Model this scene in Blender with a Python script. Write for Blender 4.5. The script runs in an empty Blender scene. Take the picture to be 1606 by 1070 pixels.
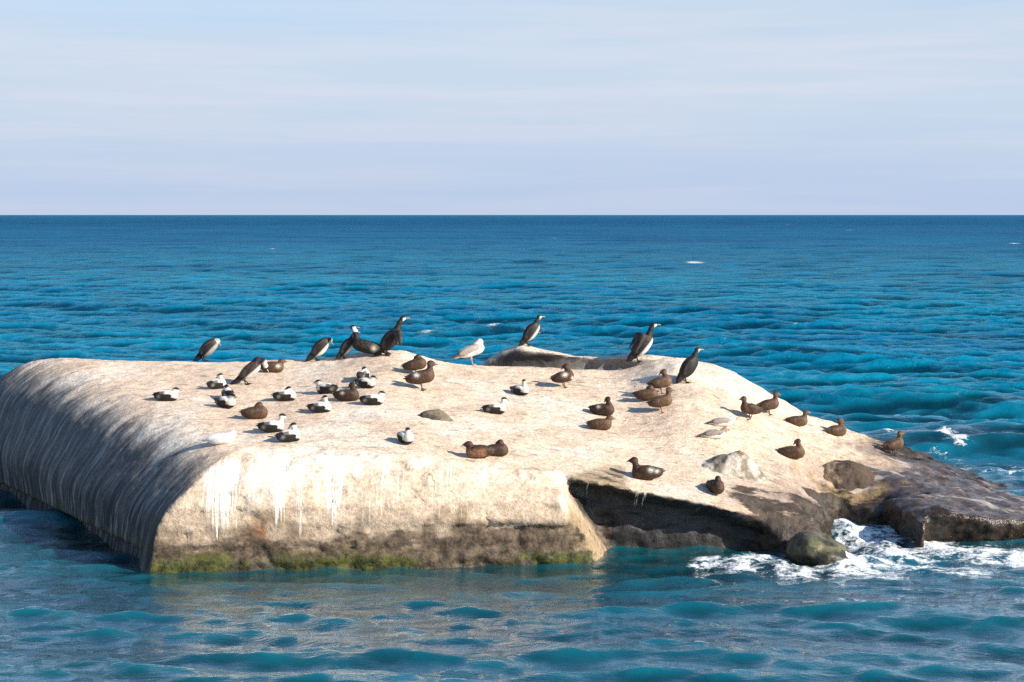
import bpy, math, random
import numpy as np
from mathutils import Vector, Matrix
from mathutils.bvhtree import BVHTree

scene = bpy.context.scene
C = scene.collection
rad = math.radians
rng = np.random.default_rng(7)
random.seed(7)

# ------------------------------------------------------------------ camera
CAM_H, FPX = 6.3, 2600.0           # eye height above the sea (m), focal length in pixels of a 1606 px wide frame
cam_d = bpy.data.cameras.new('camera'); cam = bpy.data.objects.new('camera', cam_d); C.objects.link(cam)
cam.location = (0, 0, CAM_H); cam.rotation_euler = (rad(90), 0, 0)
cam_d.sensor_width = 36; cam_d.lens = FPX / 1606 * 36
cam_d.shift_y = -198 / 1606
cam_d.clip_start = 0.5; cam_d.clip_end = 90000
scene.camera = cam

# ------------------------------------------------------------------ sky, sun, exposure
SUN_EL, SUN_ROT = 27.0, 116.0
w = bpy.data.worlds.new('World'); scene.world = w; w.use_nodes = True
nt = w.node_tree; nt.nodes.clear()
def N(tree, typ, **kw):
    n = tree.nodes.new(typ)
    for k, v in kw.items(): setattr(n, k, v)
    return n
def math_node(tree, op, a, b=None, c=None, clamp=False):
    n = N(tree, 'ShaderNodeMath', operation=op, use_clamp=clamp)
    for i, v in enumerate((a, b, c)):
        if v is None: continue
        if isinstance(v, (int, float)): n.inputs[i].default_value = v
        else: tree.links.new(v, n.inputs[i])
    return n.outputs[0]
def mix_rgb(tree, fac, a, b, blend='MIX'):
    n = N(tree, 'ShaderNodeMix', data_type='RGBA', blend_type=blend)
    n.clamp_result = False; n.clamp_factor = True
    for sock, v in ((n.inputs[0], fac), (n.inputs[6], a), (n.inputs[7], b)):
        if isinstance(v, (int, float)): sock.default_value = v
        elif isinstance(v, tuple): sock.default_value = (*v, 1) if len(v) == 3 else v
        else: tree.links.new(v, sock)
    return n.outputs[2]
def ramp(tree, fac, lo, hi, a=0.0, b=1.0, smooth=True):
    n = N(tree, 'ShaderNodeMapRange'); n.interpolation_type = 'SMOOTHSTEP' if smooth else 'LINEAR'
    tree.links.new(fac, n.inputs[0])
    for i, v in enumerate((lo, hi, a, b)): n.inputs[i + 1].default_value = v
    return n.outputs[0]
def noise_tex(tree, vec, scale, detail=4, rough=0.55, mapscale=None, dist=0.0, loc=None):
    if mapscale or loc:
        m = N(tree, 'ShaderNodeMapping'); tree.links.new(vec, m.inputs[0])
        if mapscale: m.inputs['Scale'].default_value = mapscale
        if loc: m.inputs['Location'].default_value = loc
        vec = m.outputs[0]
    n = N(tree, 'ShaderNodeTexNoise'); tree.links.new(vec, n.inputs['Vector'])
    n.inputs['Scale'].default_value = scale; n.inputs['Detail'].default_value = detail
    n.inputs['Roughness'].default_value = rough; n.inputs['Distortion'].default_value = dist
    return n.outputs['Fac']

sky = N(nt, 'ShaderNodeTexSky', sky_type='NISHITA'); sky.sun_disc = False
sky.sun_elevation = rad(SUN_EL); sky.sun_rotation = rad(SUN_ROT)
sky.air_density = 1.0; sky.dust_density = 0.6; sky.ozone_density = 2.5
tc = N(nt, 'ShaderNodeTexCoord'); sep = N(nt, 'ShaderNodeSeparateXYZ'); nt.links.new(tc.outputs['Generated'], sep.inputs[0])
el = sep.outputs['Z']
skyc = mix_rgb(nt, 1.0, sky.outputs[0], (0.55, 0.98, 1.25), 'MULTIPLY')
# thin layered veil of cloud, dense at the horizon and breaking up higher
band = noise_tex(nt, tc.outputs['Generated'], 1.0, 5, 0.5, mapscale=(2.2, 2.2, 26.0), loc=(0.35, 0, 0.11))
wisp = noise_tex(nt, tc.outputs['Generated'], 1.0, 6, 0.62, mapscale=(3.0, 3.0, 60.0), loc=(2.1, 0, 0.4))
base = ramp(nt, el, -0.02, 0.68, 1.0, 0.10)
veil = math_node(nt, 'ADD', base, math_node(nt, 'MULTIPLY', math_node(nt, 'SUBTRACT', band, 0.5), ramp(nt, el, 0.02, 0.14, 0.25, 0.95)), clamp=True)
veil_low = mix_rgb(nt, ramp(nt, el, 0.0, 0.085), (3.72, 4.28, 5.50), (4.50, 4.95, 5.72))
veil_col = mix_rgb(nt, ramp(nt, wisp, 0.40, 0.62), mix_rgb(nt, 1.0, veil_low, (0.90, 0.965, 1.0), 'MULTIPLY'), veil_low)
col = mix_rgb(nt, veil, skyc, veil_col)
bg = N(nt, 'ShaderNodeBackground'); bg.inputs['Strength'].default_value = 0.09
nt.links.new(col, bg.inputs['Color'])
wo = N(nt, 'ShaderNodeOutputWorld'); nt.links.new(bg.outputs[0], wo.inputs['Surface'])

sd = bpy.data.lights.new('sun', 'SUN'); sun = bpy.data.objects.new('sun', sd); C.objects.link(sun)
sd.energy = 5.0; sd.angle = rad(0.5); sd.color = (1.0, 0.90, 0.76)
sdir = Vector((math.sin(rad(SUN_ROT)) * math.cos(rad(SUN_EL)), math.cos(rad(SUN_ROT)) * math.cos(rad(SUN_EL)), math.sin(rad(SUN_EL))))
sun.rotation_euler = sdir.to_track_quat('Z', 'Y').to_euler(); sun.location = sdir * 60
scene.view_settings.view_transform = 'Standard'; scene.view_settings.look = 'None'
scene.view_settings.exposure = 0.72; scene.view_settings.gamma = 1.0
scene.view_settings.use_curve_mapping = False
scene.cycles.use_denoising = False
scene.cycles.max_bounces = 6
scene.cycles.sample_clamp_indirect = 2.0; scene.cycles.sample_clamp_direct = 6.0

# ------------------------------------------------------------------ helpers
def at(px, py, z=0.0):
    s = (py - 337) / (CAM_H - z)
    return np.array(((px - 803) / s, FPX / s, z))
def smooth(a, lo, hi):
    t = np.clip((a - lo) / (hi - lo), 0, 1); return t * t * (3 - 2 * t)
def vnoise(x, y, z, seed=0):
    """value noise, roughly -1..1"""
    xi, yi, zi = np.floor(x), np.floor(y), np.floor(z)
    fx, fy, fz = x - xi, y - yi, z - zi
    fx, fy, fz = (t * t * t * (t * (t * 6 - 15) + 10) for t in (fx, fy, fz))
    xi, yi, zi = xi.astype(np.int64), yi.astype(np.int64), zi.astype(np.int64)
    def hsh(a, b, c):
        n = (a * 374761393 + b * 668265263 + c * 2147483647 + seed * 974634213) & 0xffffffff
        n = ((n ^ (n >> 13)) * 1274126177) & 0xffffffff
        n = ((n ^ (n >> 15)) * 2246822519) & 0xffffffff
        return ((n ^ (n >> 16)) & 0xffff) / 32767.5 - 1
    r = 0
    for i in (0, 1):
        for j in (0, 1):
            for k in (0, 1):
                r = r + hsh(xi + i, yi + j, zi + k) * (fx if i else 1 - fx) * (fy if j else 1 - fy) * (fz if k else 1 - fz)
    return r
def fbm(x, y, z, oct=4, seed=0, gain=0.5):
    a, r, t = 1.0, 0, 0
    for o in range(oct):
        r = r + a * vnoise(x, y, z, seed + o * 17); t += a
        x, y, z = x * 2.03 + 3.1, y * 2.03 + 1.7, z * 2.03 + 5.3; a *= gain
    return r / t
def rmax(a, b, r):
    u, v = np.maximum(a + r, 0), np.maximum(b + r, 0)
    return np.where((u > 0) & (v > 0), np.sqrt(u * u + v * v) - r, np.maximum(a, b))
def smin(a, b, k):
    h = np.clip(0.5 + 0.5 * (b - a) / k, 0, 1)
    return b + (a - b) * h - k * h * (1 - h)

def surface_nets(F, origin, h):
    neg = F < 0
    nx, ny, nz = F.shape
    cnt = np.zeros((nx - 1, ny - 1, nz - 1), np.int8)
    for i in (0, 1):
        for j in (0, 1):
            for k in (0, 1):
                cnt += neg[i:nx - 1 + i, j:ny - 1 + j, k:nz - 1 + k]
    act = (cnt > 0) & (cnt < 8)
    ci = np.argwhere(act)
    idx = np.full(act.shape, -1, np.int64); idx[act] = np.arange(len(ci))
    acc = np.zeros((len(ci), 3)); num = np.zeros(len(ci))
    for ax in range(3):
        o1, o2 = [a for a in range(3) if a != ax]
        for p in (0, 1):
            for q in (0, 1):
                a = ci.copy(); a[:, o1] += p; a[:, o2] += q
                b = a.copy(); b[:, ax] += 1
                fa, fb = F[tuple(a.T)], F[tuple(b.T)]
                m = (fa < 0) != (fb < 0)
                t = np.where(m, fa / np.where(m, fa - fb, 1), 0)
                pt = a + t[:, None] * (b - a)
                acc[m] += pt[m]; num[m] += 1
    verts = origin + h * acc / num[:, None]
    quads = []
    for ax in range(3):
        o1, o2 = (ax + 1) % 3, (ax + 2) % 3
        sl0 = [slice(None)] * 3; sl1 = [slice(None)] * 3
        sl0[ax] = slice(0, -1); sl1[ax] = slice(1, None)
        for s_ in (o1, o2):
            sl0[s_] = slice(1, -1); sl1[s_] = slice(1, -1)
        A, B = neg[tuple(sl0)], neg[tuple(sl1)]
        for sgn in (0, 1):
            e = np.argwhere((A & ~B) if sgn == 0 else (~A & B))
            e[:, o1] += 1; e[:, o2] += 1
            c = []
            for (p, q) in ((-1, -1), (0, -1), (0, 0), (-1, 0)):
                d = e.copy(); d[:, o1] += p; d[:, o2] += q; c.append(idx[tuple(d.T)])
            if sgn: c = c[::-1]
            quads.append(np.stack(c, 1))
    return verts, np.concatenate(quads)

def mesh_obj(name, verts, quads, mat, parent=None, smoothed=True, attrs=None):
    me = bpy.data.meshes.new(name)
    verts = np.asarray(verts, np.float32); quads = np.asarray(quads)
    n = quads.shape[1]
    me.vertices.add(len(verts)); me.vertices.foreach_set('co', verts.ravel())
    me.loops.add(quads.size); me.loops.foreach_set('vertex_index', quads.ravel().astype(np.int32))
    me.polygons.add(len(quads)); me.polygons.foreach_set('loop_start', np.arange(0, quads.size, n, dtype=np.int32))
    me.update(calc_edges=True)
    me.polygons.foreach_set('use_smooth', np.full(len(quads), smoothed))
    me.materials.append(mat)
    set_attrs(me, attrs)
    o = bpy.data.objects.new(name, me); C.objects.link(o); o.parent = parent
    return o
def set_attrs(me, attrs):
    for k, v in (attrs or {}).items():
        v = np.asarray(v, np.float32)
        if v.ndim == 1:
            a = me.attributes.new(k, 'FLOAT', 'POINT'); a.data.foreach_set('value', v)
        else:
            a = me.attributes.new(k, 'FLOAT_COLOR', 'POINT')
            a.data.foreach_set('color', np.concatenate([v, np.ones((len(v), 1), np.float32)], 1).ravel())
def normals(me):
    n = np.empty(len(me.vertices) * 3, np.float32); me.vertices.foreach_get('normal', n); return n.reshape(-1, 3)
def tag(o, label=None, cat=None, group=None, kind=None):
    if label: o['label'] = label
    if cat: o['category'] = cat
    if group: o['group'] = group
    if kind: o['kind'] = kind
    return o
def new_mat(name):
    m = bpy.data.materials.new(name); m.use_nodes = True
    t = m.node_tree; b = t.nodes['Principled BSDF']
    return m, t, b
def attr(t, name, out='Fac'):
    n = N(t, 'ShaderNodeAttribute', attribute_name=name); return n.outputs[out]

# ------------------------------------------------------------------ sea
def build_sea():
    # world-space wave field sampled on a ring grid that gets coarser with distance
    fine = np.radians(np.arange(-27, 27.001, 0.085))
    coarse = np.radians(np.arange(33, 328, 6.0))
    th = np.concatenate([fine, coarse])
    r = [3.0]
    while r[-1] < 14: r.append(r[-1] * 1.06)
    while r[-1] < 22: r.append(r[-1] * 1.006)
    while r[-1] < 150: r.append(r[-1] * 1.0026)
    while r[-1] < 1400: r.append(r[-1] * 1.0045)
    while r[-1] < 40000: r.append(r[-1] * 1.25)
    r = np.array(r); dr = np.gradient(r)
    T, R = np.meshgrid(th, r); DR = np.repeat(dr[:, None], len(th), 1)
    X0, Y0 = R * np.sin(T), R * np.cos(T)
    X, Y, Z = X0.copy(), Y0.copy(), np.zeros_like(X0)
    steep = np.zeros_like(X0); crest_light = np.zeros_like(X0)
    rw = np.random.default_rng(21)
    lams = np.concatenate([np.geomspace(0.30, 1.2, 40), np.geomspace(1.2, 9.0, 48), np.geomspace(10, 34, 7)])
    near = (R < 1500)
    gust = 0.8 + 0.5 * fbm(X0 / 14, Y0 / 20, 0 * X0, 2, 91)
    # calmer in the lee of the bunker
    lee = 1 - 0.55 * smooth(34 - Y0, 0, 4) * smooth(np.abs(X0 + 1), 14, 9)
    lee *= 1 - 0.45 * np.exp(-((X0 + 1.5) / 7.5) ** 4 - ((Y0 - 29.3) / 2.0) ** 4)
    for lam in lams:
        spread = 15 if lam > 4 else (20 if lam > 1.2 else 27)
        a = np.radians(rw.normal(-90 - 4, spread))
        k = 2 * np.pi / lam
        amp = 0.0100 * lam ** 1.0 if lam < 1.2 else (0.0112 * lam ** 0.55 if lam < 5 else 0.033 if lam < 10 else 0.012 * lam ** 0.4)
        amp *= 0.7 + 0.6 * rw.random()
        ph = rw.random() * 2 * np.pi
        phase = k * (np.cos(a) * X0 + np.sin(a) * Y0) + ph
        att = smooth(lam / np.maximum(DR, 0.02), 1.6, 4.0) * (gust if lam < 3 else 1) * (lee if lam > 1.3 else 0.55 + 0.45 * lee) * ((1 + 0.45 * smooth(R, 36, 60)) if 0.4 < lam < 2.2 else 1)
        cs = np.cos(phase); sn = np.sin(phase)
        Z += att * amp * cs
        q = 0.85 if lam < 2.5 else 0.6
        X -= att * q * amp * np.cos(a) * sn; Y -= att * q * amp * np.sin(a) * sn
        if lam < 4: crest_light += att * amp * cs
        steep += att * amp * k * cs
    # the breaking swell behind the low right end of the bunker, and a swell ridge further out
    for (cx, cy, ln, wd, ht, sk) in ((11.4, 43.6, 4.6, 1.15, 0.62, 0.04), (8.6, 42.5, 1.4, 0.8, 0.25, 0.0), (10.3, 73.0, 9.0, 3.0, 0.62, 0.0), (-9, 66, 7.0, 2.2, 0.35, 0.0),
                                      (-0.4, 86.9, 2.6, 1.0, 0.5, 0.0), (-4.4, 86.0, 1.2, .8, .3, 0), (3.5, 52, 4, 1.2, .3, .05), (15, 57, 5, 1.3, .4, 0), (4.2, 26.6, 3.6, 0.5, 0.16, 0.02), (7.5, 25.8, 3, 0.5, .12, -0.03), (-1.0, 23.6, 4.5, .5, .13, .02)):
        u = (X0 - cx) / ln; v = (Y0 - cy - sk * (X0 - cx)) / wd
        g = np.exp(-u * u) * np.exp(-np.where(v < 0, (v / 0.75) ** 2, (v / 1.5) ** 2))
        Z += ht * g; Y -= 0.35 * ht * g
    # ---- foam
    foam = np.zeros_like(X0)
    def blob(px, py, wpx, dep, amt, sk=0.0):
        c = at(px, py, 0.0); s = (py - 337) / CAM_H
        u = (X0 - c[0]) / (1.1 * wpx / s); v = (Y0 - c[1] - sk * (X0 - c[0])) / (2.3 * dep)
        np.maximum(foam, amt * np.exp(-u * u - v * v), out=foam)
    for b in ((1110, 880, 34, 0.30, 0.95), (1165, 888, 50, 0.32, 0.92), (1090, 884, 22, .15, .8), (1240, 893, 70, 0.35, 0.85), (1330, 886, 80, 0.55, 1.0),
              (1400, 868, 70, 0.7, 1.0), (1470, 856, 60, 0.6, 1.0), (1540, 868, 70, 0.5, 0.95), (1605, 874, 60, 0.45, 0.95), (1500, 892, 80, .4, .8), (1180, 882, 90, .3, .85),
              (1345, 838, 50, 0.7, 1.0), (1390, 825, 42, 0.5, 0.95), (1320, 822, 30, 0.35, 0.95), (1440, 885, 90, 0.4, 0.75), (1380, 900, 60, .3, .8),
              (1270, 862, 30, 0.4, 0.8), (1360, 812, 40, .3, .9), (1300, 850, 25, .5, .8),
              (1478, 711, 24, 0.30, 1.0), (1497, 715, 16, 0.30, 1.0), (1390, 707, 24, 0.22, 0.9), (1430, 708, 40, .15, .62),
              (1520, 742, 40, 0.4, 0.72), (1575, 758, 40, 0.5, 0.8), (1470, 722, 30, 0.3, 0.6), (1600, 745, 26, 0.6, 0.7),
              (790, 524, 30, 0.20, 1.0), (768, 525, 20, 0.18, 0.95), (830, 525, 30, .16, 0.85), (667, 526, 16, 0.4, 0.95), (585, 502, 14, 0.5, 0.85),
              (1090, 412, 20, 1.6, 1.0), (1235, 352, 10, 4, 0.9), (1590, 382, 12, 2.5, 0.9), (870, 374, 9, 3, .8), (1480, 398, 10, 2, .75),
              (425, 391, 8, 2.5, .75), (690, 361, 10, 5, .8), (1330, 361, 9, 5, .8), (150, 533, 14, .5, .55), (1130, 541, 20, .6, .55), (960, 540, 16, .5, .5),
              (460, 474, 14, .8, .55), (620, 430, 12, 1.2, .5), (1250, 566, 24, .5, .5), (1560, 628, 24, .4, .55)):
        blob(*b)
    # thin foam on the steepest crests far out, and a rim where water meets the flank
    foam = np.maximum(foam, 0.62 * smooth(steep * near, 0.72, 1.15) * smooth(R, 40, 90))
    lump = fbm(X0 * 2.6, Y0 * 2.6, 0 * X0, 3, 5)
    Z += np.clip(foam, 0, 1) ** 2 * (0.06 + 0.09 * lump) * (R < 60)
    fx = (X0 - 6.3) / 2.6; fy = (Y0 - 31.2) / 1.8
    inl = np.exp(-((X0 - 6.9) / 1.25) ** 4 - ((Y0 - 32.7) / 1.5) ** 4); Z += 0.08 * inl; foam = np.maximum(foam, 0.80 * inl)
    churn = np.exp(-fx * fx - fy * fy)
    Z += churn * 0.16 * fbm(X0 * 1.7, Y0 * 1.7, 0 * X0, 3, 44)
    V = np.stack([X, Y, Z], -1).reshape(-1, 3)
    nr, ncol = X.shape
    ii, jj = np.meshgrid(np.arange(nr - 1), np.arange(ncol), indexing='ij')
    j2 = (jj + 1) % ncol
    Q = np.stack([ii * ncol + jj, ii * ncol + j2, (ii + 1) * ncol + j2, (ii + 1) * ncol + jj], -1).reshape(-1, 4)
    m, t, b = new_mat('sea_water')
    geo = N(t, 'ShaderNodeNewGeometry'); pos = geo.outputs['Position']
    ln = N(t, 'ShaderNodeVectorMath', operation='LENGTH'); t.links.new(pos, ln.inputs[0]); dist = ln.outputs['Value']
    big = noise_tex(t, pos, 0.035, 6, 0.68, mapscale=(0.4, 1, 1))
    shore = ramp(t, dist, 32, 150)
    c_near = mix_rgb(t, ramp(t, big, 0.3, 0.7), (0.001, 0.064, 0.078), (0.001, 0.064, 0.098))
    c_mid = mix_rgb(t, ramp(t, big, 0.38, 0.62), (0.0005, 0.120, 0.188), (0.0005, 0.078, 0.155))
    c_far = mix_rgb(t, ramp(t, big, 0.40, 0.60), (0.0005, 0.088, 0.205), (0.0005, 0.038, 0.125))
    wcol = mix_rgb(t, ramp(t, dist, 90, 420), mix_rgb(t, ramp(t, dist, 31, 75), c_near, c_mid), c_far)
    crest_gain = ramp(t, attr(t, 'crest_light'), -0.09, 0.12, 0.34, 1.75)  # crests brightened, troughs darkened: wave light and shade put into the colour
    sc = N(t, 'ShaderNodeVectorMath', operation='SCALE'); t.links.new(wcol, sc.inputs[0]); t.links.new(crest_gain, sc.inputs['Scale']); wcol = sc.outputs[0]
    fo = attr(t, 'foam')
    fn1 = noise_tex(t, pos, 3.2, 7, 0.68, mapscale=(0.8, 1.5, 1), dist=0.6)
    fn2 = noise_tex(t, pos, 14, 4, 0.6)
    lace = math_node(t, 'ADD', fn1, math_node(t, 'MULTIPLY', math_node(t, 'SUBTRACT', fn2, 0.5), 0.35))
    thr = math_node(t, 'SUBTRACT', 0.87, math_node(t, 'MULTIPLY', fo, 0.53))
    fm = math_node(t, 'MULTIPLY', ramp(t, math_node(t, 'SUBTRACT', lace, thr), -0.05, 0.17), ramp(t, fo, 0.12, 0.3))
    n1 = noise_tex(t, pos, 3.0, 6, 0.70, mapscale=(0.42, 1.0, 1.0), dist=0.6)
    n2 = noise_tex(t, pos, 0.16, 5, 0.7, mapscale=(0.5, 1.0, 1.0))
    bp2 = N(t, 'ShaderNodeBump'); bp2.inputs['Distance'].default_value = 1.0
    t.links.new(ramp(t, dist, 150, 1400, 0.0, 1.0), bp2.inputs['Strength']); t.links.new(math_node(t, 'MULTIPLY', n2, 3.0), bp2.inputs['Height'])
    bp = N(t, 'ShaderNodeBump'); bp.inputs['Distance'].default_value = 0.15
    t.links.new(ramp(t, dist, 28, 90, 0.34, 1.0), bp.inputs['Strength'])
    t.links.new(math_node(t, 'ADD', n1, math_node(t, 'MULTIPLY', fm, math_node(t, 'MULTIPLY', fn2, 0.7))), bp.inputs['Height']); t.links.new(bp2.outputs[0], bp.inputs['Normal'])
    n3 = noise_tex(t, pos, 0.85, 4, 0.62, mapscale=(0.55, 1.0, 1.0), dist=0.8)
    bp3 = N(t, 'ShaderNodeBump'); bp3.inputs['Distance'].default_value = 0.25
    t.links.new(ramp(t, dist, 34, 110, 0.05, 1.0), bp3.inputs['Strength']); t.links.new(n3, bp3.inputs['Height']); t.links.new(bp2.outputs[0], bp3.inputs['Normal'])
    t.links.new(bp3.outputs[0], bp.inputs['Normal'])
    nrm = bp.outputs[0]
    t.nodes.remove(b)
    df = N(t, 'ShaderNodeBsdfDiffuse'); t.links.new(wcol, df.inputs['Color']); t.links.new(nrm, df.inputs['Normal'])
    gl = N(t, 'ShaderNodeBsdfGlossy'); t.links.new(nrm, gl.inputs['Normal'])
    t.links.new(mix_rgb(t, ramp(t, dist, 29, 75), (0.92, 0.97, 1.0), (0.36, 0.84, 0.97)), gl.inputs['Color'])
    t.links.new(ramp(t, dist, 30, 600, 0.03, 0.30), gl.inputs['Roughness'])
    fr = N(t, 'ShaderNodeFresnel'); fr.inputs['IOR'].default_value = 1.45; t.links.new(nrm, fr.inputs['Normal'])
    ms = N(t, 'ShaderNodeMixShader'); t.links.new(math_node(t, 'MULTIPLY', fr.outputs[0], math_node(t, 'MULTIPLY', ramp(t, dist, 60, 500, 1.0, 0.45), ramp(t, dist, 31, 50, 1.65, 1.0))), ms.inputs[0])
    t.links.new(df.outputs[0], ms.inputs[1]); t.links.new(gl.outputs[0], ms.inputs[2])
    fd = N(t, 'ShaderNodeBsdfDiffuse'); fd.inputs['Color'].default_value = (0.80, 0.83, 0.84, 1); t.links.new(nrm, fd.inputs['Normal'])
    mf = N(t, 'ShaderNodeMixShader'); t.links.new(fm, mf.inputs[0]); t.links.new(ms.outputs[0], mf.inputs[1]); t.links.new(fd.outputs[0], mf.inputs[2])
    t.links.new(mf.outputs[0], t.nodes['Material Output'].inputs['Surface'])
    o = mesh_obj('sea', V, Q, m, attrs={'foam': foam.ravel(), 'crest_light': crest_light.ravel()})
    tag(o, kind='structure')
build_sea()

# ------------------------------------------------------------------ concrete bunker
XK = np.array([-17, -12, -7.45, -4.6, -2.7, -1.5, -0.3, 1.4, 2.7, 3.5, 4.2, 5.1, 6.6, 7.95, 9.4, 11.8, 14.5])
ZB = np.array([3.06, 3.06, 2.90, 2.90, 3.20, 2.86, 2.77, 2.66, 2.60, 3.0, 2.98, 2.63, 1.82, 1.22, 0.78, -0.06, -0.8])
XF = np.array([-17, -6, -2, -1.2, 0.85, 2.5, 4.4, 5.4, 7.0, 8.5, 10.0, 12.5, 14.5])
ZF = np.array([2.2, 2.08, 1.9, 1.82, 1.47, 1.16, 0.74, 0.50, 0.46, 0.44, 0.25, -0.08, -0.4])
Xd = np.linspace(-17.5, 15, 700)
def dense(xk, zk, sg):
    v = np.interp(Xd, xk, zk); k = np.exp(-0.5 * (np.arange(-40, 41) * (Xd[1] - Xd[0]) / sg) ** 2); k /= k.sum()
    return np.convolve(np.pad(v, 40, mode='edge'), k, 'valid')
BD, FD = dense(XK, ZB, 0.32), dense(XF, ZF, 0.3)
def ztop(x, y):
    zb, zf = np.interp(x, Xd, BD), np.interp(x, Xd, FD)
    t = np.clip((y - 30.8) / 7.7, -0.25, 1.15)
    z = zf + (zb - zf) * t
    return z
WALL = np.array((-6.49, 29.45)); WDIR = np.array((-0.545, 0.839)); WN = np.array((-0.839, -0.545))
def wall_dist(x, y): return WN[0] * (x - WALL[0]) + WN[1] * (y - WALL[1])
def front_line(x): return 29.45 + 0.092 * (x + 6.5)

def build_bunker():
    h = 0.062
    lo = np.array((-16.6, 28.8, -0.9)); hi = np.array((13.8, 41.2, 3.6))
    n = np.ceil((hi - lo) / h).astype(int)
    xs, ys, zs = (lo[i] + h * np.arange(n[i]) for i in range(3))
    x2, y2 = np.meshgrid(xs, ys, indexing='ij')
    # relief that belongs to the shape: low ripples on the roof, rubble on the right
    rough2 = smooth(x2 + 0.25 * (38 - y2), 5.2, 8.5)
    zt = ztop(x2, y2)
    zt = zt + 0.035 * fbm(x2 / 1.1, y2 / 0.55, 0 * x2, 3, 3) + 0.05 * fbm(x2 / 4, y2 / 3, 0 * x2, 2, 8)
    terr = fbm(x2 / 1.5, y2 / 0.5, 0 * x2, 5, 12, 0.6)
    zt += rough2 * 0.13 * terr + smooth(x2, 2.5, 4) * smooth(y2, 36.2, 37.6) * (0.10 * fbm(x2 / .7, y2 / .6, 0 * x2, 3, 31))
    # step running along the wet right part
    zt -= 0.36 * np.exp(-((x2 - 6.75) / 1.0) ** 4) * smooth(34.6 - y2, 0, 1.1)
    zt = zt[:, :, None].astype(np.float32)
    x = x2[:, :, None].astype(np.float32); y = y2[:, :, None].astype(np.float32); z = zs[None, None, :].astype(np.float32)
    top = (z - zt) * 0.97
    # left flank: rounded over, undercut just above the water
    dl = wall_dist(x, y)
    alg = (x - WALL[0]) * WDIR[0] + (y - WALL[1]) * WDIR[1]
    und = 0.34 * smooth(0.30 - z, 0.0, 0.16) * smooth(alg, 0.2, 1.4) + 0.04 * np.sin(z * 5.0)
    left = dl + und
    f_left = rmax(top, left, 2.0)
    # front
    fl = front_line(x) + 0.04 * smooth(0.72 - z, 0, 0.12) * smooth(x, -1.9, -1.5) - 0.05 * smooth(.28 - z, 0, .08)
    zedge = np.interp(xs, Xd, FD)[:, None, None]
    xc = 0.86 + 0.85 * np.clip(1 - z / 1.45, 0, 1.3) ** 0.75
    cav = smooth(x - xc, -0.40, 0.14) ** 1.8
    under = 30.72 + np.minimum((1.85 + 0.35 * np.clip(4.4 - x, 0, 3)) * np.clip(zedge - 0.03 - z, 0, 0.8), 0.62) - 0.09 * smooth(0.55 - 0.09 * (x - 1.5) - z, 0, 0.1) * smooth(4.2 - x, 0, 0.8)
    nose = smooth(x, 4.45, 5.05)
    under = under * (1 - nose) + nose * (30.55 + 0.35 * np.clip(zedge - z, -.5, 1))
    inlet = smooth(x + .25 * np.sin(y * 5), 5.5, 6.4) * smooth(7.9 - x, 0, 0.45)
    under = under + inlet * (33.35 + .18 * np.sin(x * 4.1) - under)
    tail = smooth(x, 7.6, 8.0)
    under = under + tail * (31.95 + 0.18 * np.sin(x * 1.3) + 0.35 * np.clip(zedge - z, -.3, .8) - under)
    yf = fl + cav * (under - fl)
    rr = np.interp(xs, [-20, -0.4, 0.8, 1.2, 4.0, 4.8, 6.0, 6.4, 7.6, 8.0, 14], [0.8, 0.95, 0.55, 0.06, 0.08, 0.8, 0.95, 0.4, 0.3, 0.12, 0.1])[:, None, None]
    f_front = rmax(top, (yf - y) * 0.94, rr)
    f_back = rmax(top, (y - (38.95 + 0.12 * np.sin(x * 0.9))) * 0.96, 0.4)
    F = np.maximum(np.maximum(f_left, f_front), np.maximum(f_back, x - 13.5))
    F = np.maximum(F, -(z - lo[2] - 0.15)).astype(np.float32)
    V, Q = surface_nets(F, lo, h)
    root = bpy.data.objects.new('concrete_bunker', None); C.objects.link(root)
    root.location = (0, 34, 0)
    V0 = V.copy()
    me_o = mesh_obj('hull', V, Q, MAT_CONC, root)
    nrm = normals(me_o.data)
    x, y, z = V.T
    right = smooth(x + 0.25 * (38 - y), 5.0, 8.0)
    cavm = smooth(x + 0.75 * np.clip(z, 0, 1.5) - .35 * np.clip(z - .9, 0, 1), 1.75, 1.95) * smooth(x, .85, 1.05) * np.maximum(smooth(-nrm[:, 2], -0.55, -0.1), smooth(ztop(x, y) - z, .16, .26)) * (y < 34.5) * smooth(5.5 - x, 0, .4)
    frontm = smooth(-nrm[:, 1], 0.2, 0.5) * smooth(1.95 - x, 0, .15) * smooth(0.90 - (nrm @ np.array((WN[0], WN[1], 0))) / np.maximum(np.hypot(nrm[:, 0], nrm[:, 1]), .05), 0, .12)
    d = 0.020 * fbm(x * 2.2, y * 2.2, z * 2.2, 4, 1) + 0.012 * fbm(x * 7, y * 7, z * 7, 2, 6)
    d += right * (0.08 * fbm(x * 1.3, y * 2.6, z * 2.6, 5, 40, .6) + 0.04 * fbm(x * 5, y * 6, z * 6, 2, 41))
    d += cavm * 0.16 * fbm(x * 1.3, y * 2, z * 4.5, 5, 61, 0.6)
    # formwork board steps and spalls on the front face
    d += frontm * (0.012 * np.sign(np.sin(z * 2 * np.pi / 0.34 + 0.4 * np.sin(x * 0.7))) + 0.03 * fbm(x * 1.2, z * 3.0, 0 * x, 3, 77))
    d -= frontm * 0.045 * smooth(fbm(x * 2.4, z * 3.5, 0 * x, 4, 79), 0.24, 0.34)
    V = V + nrm * d[:, None]
    # ---- surface colour masks (stains, weed, droppings; also shade painted on flank and cavity)
    x, y, z = V.T
    dlv = wall_dist(x, y)
    nb = fbm(x * 0.9, y * 0.9, z * 0.9, 4, 101); nf = fbm(x * 3.3, y * 3.3, z * 3.3, 3, 102)
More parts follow.
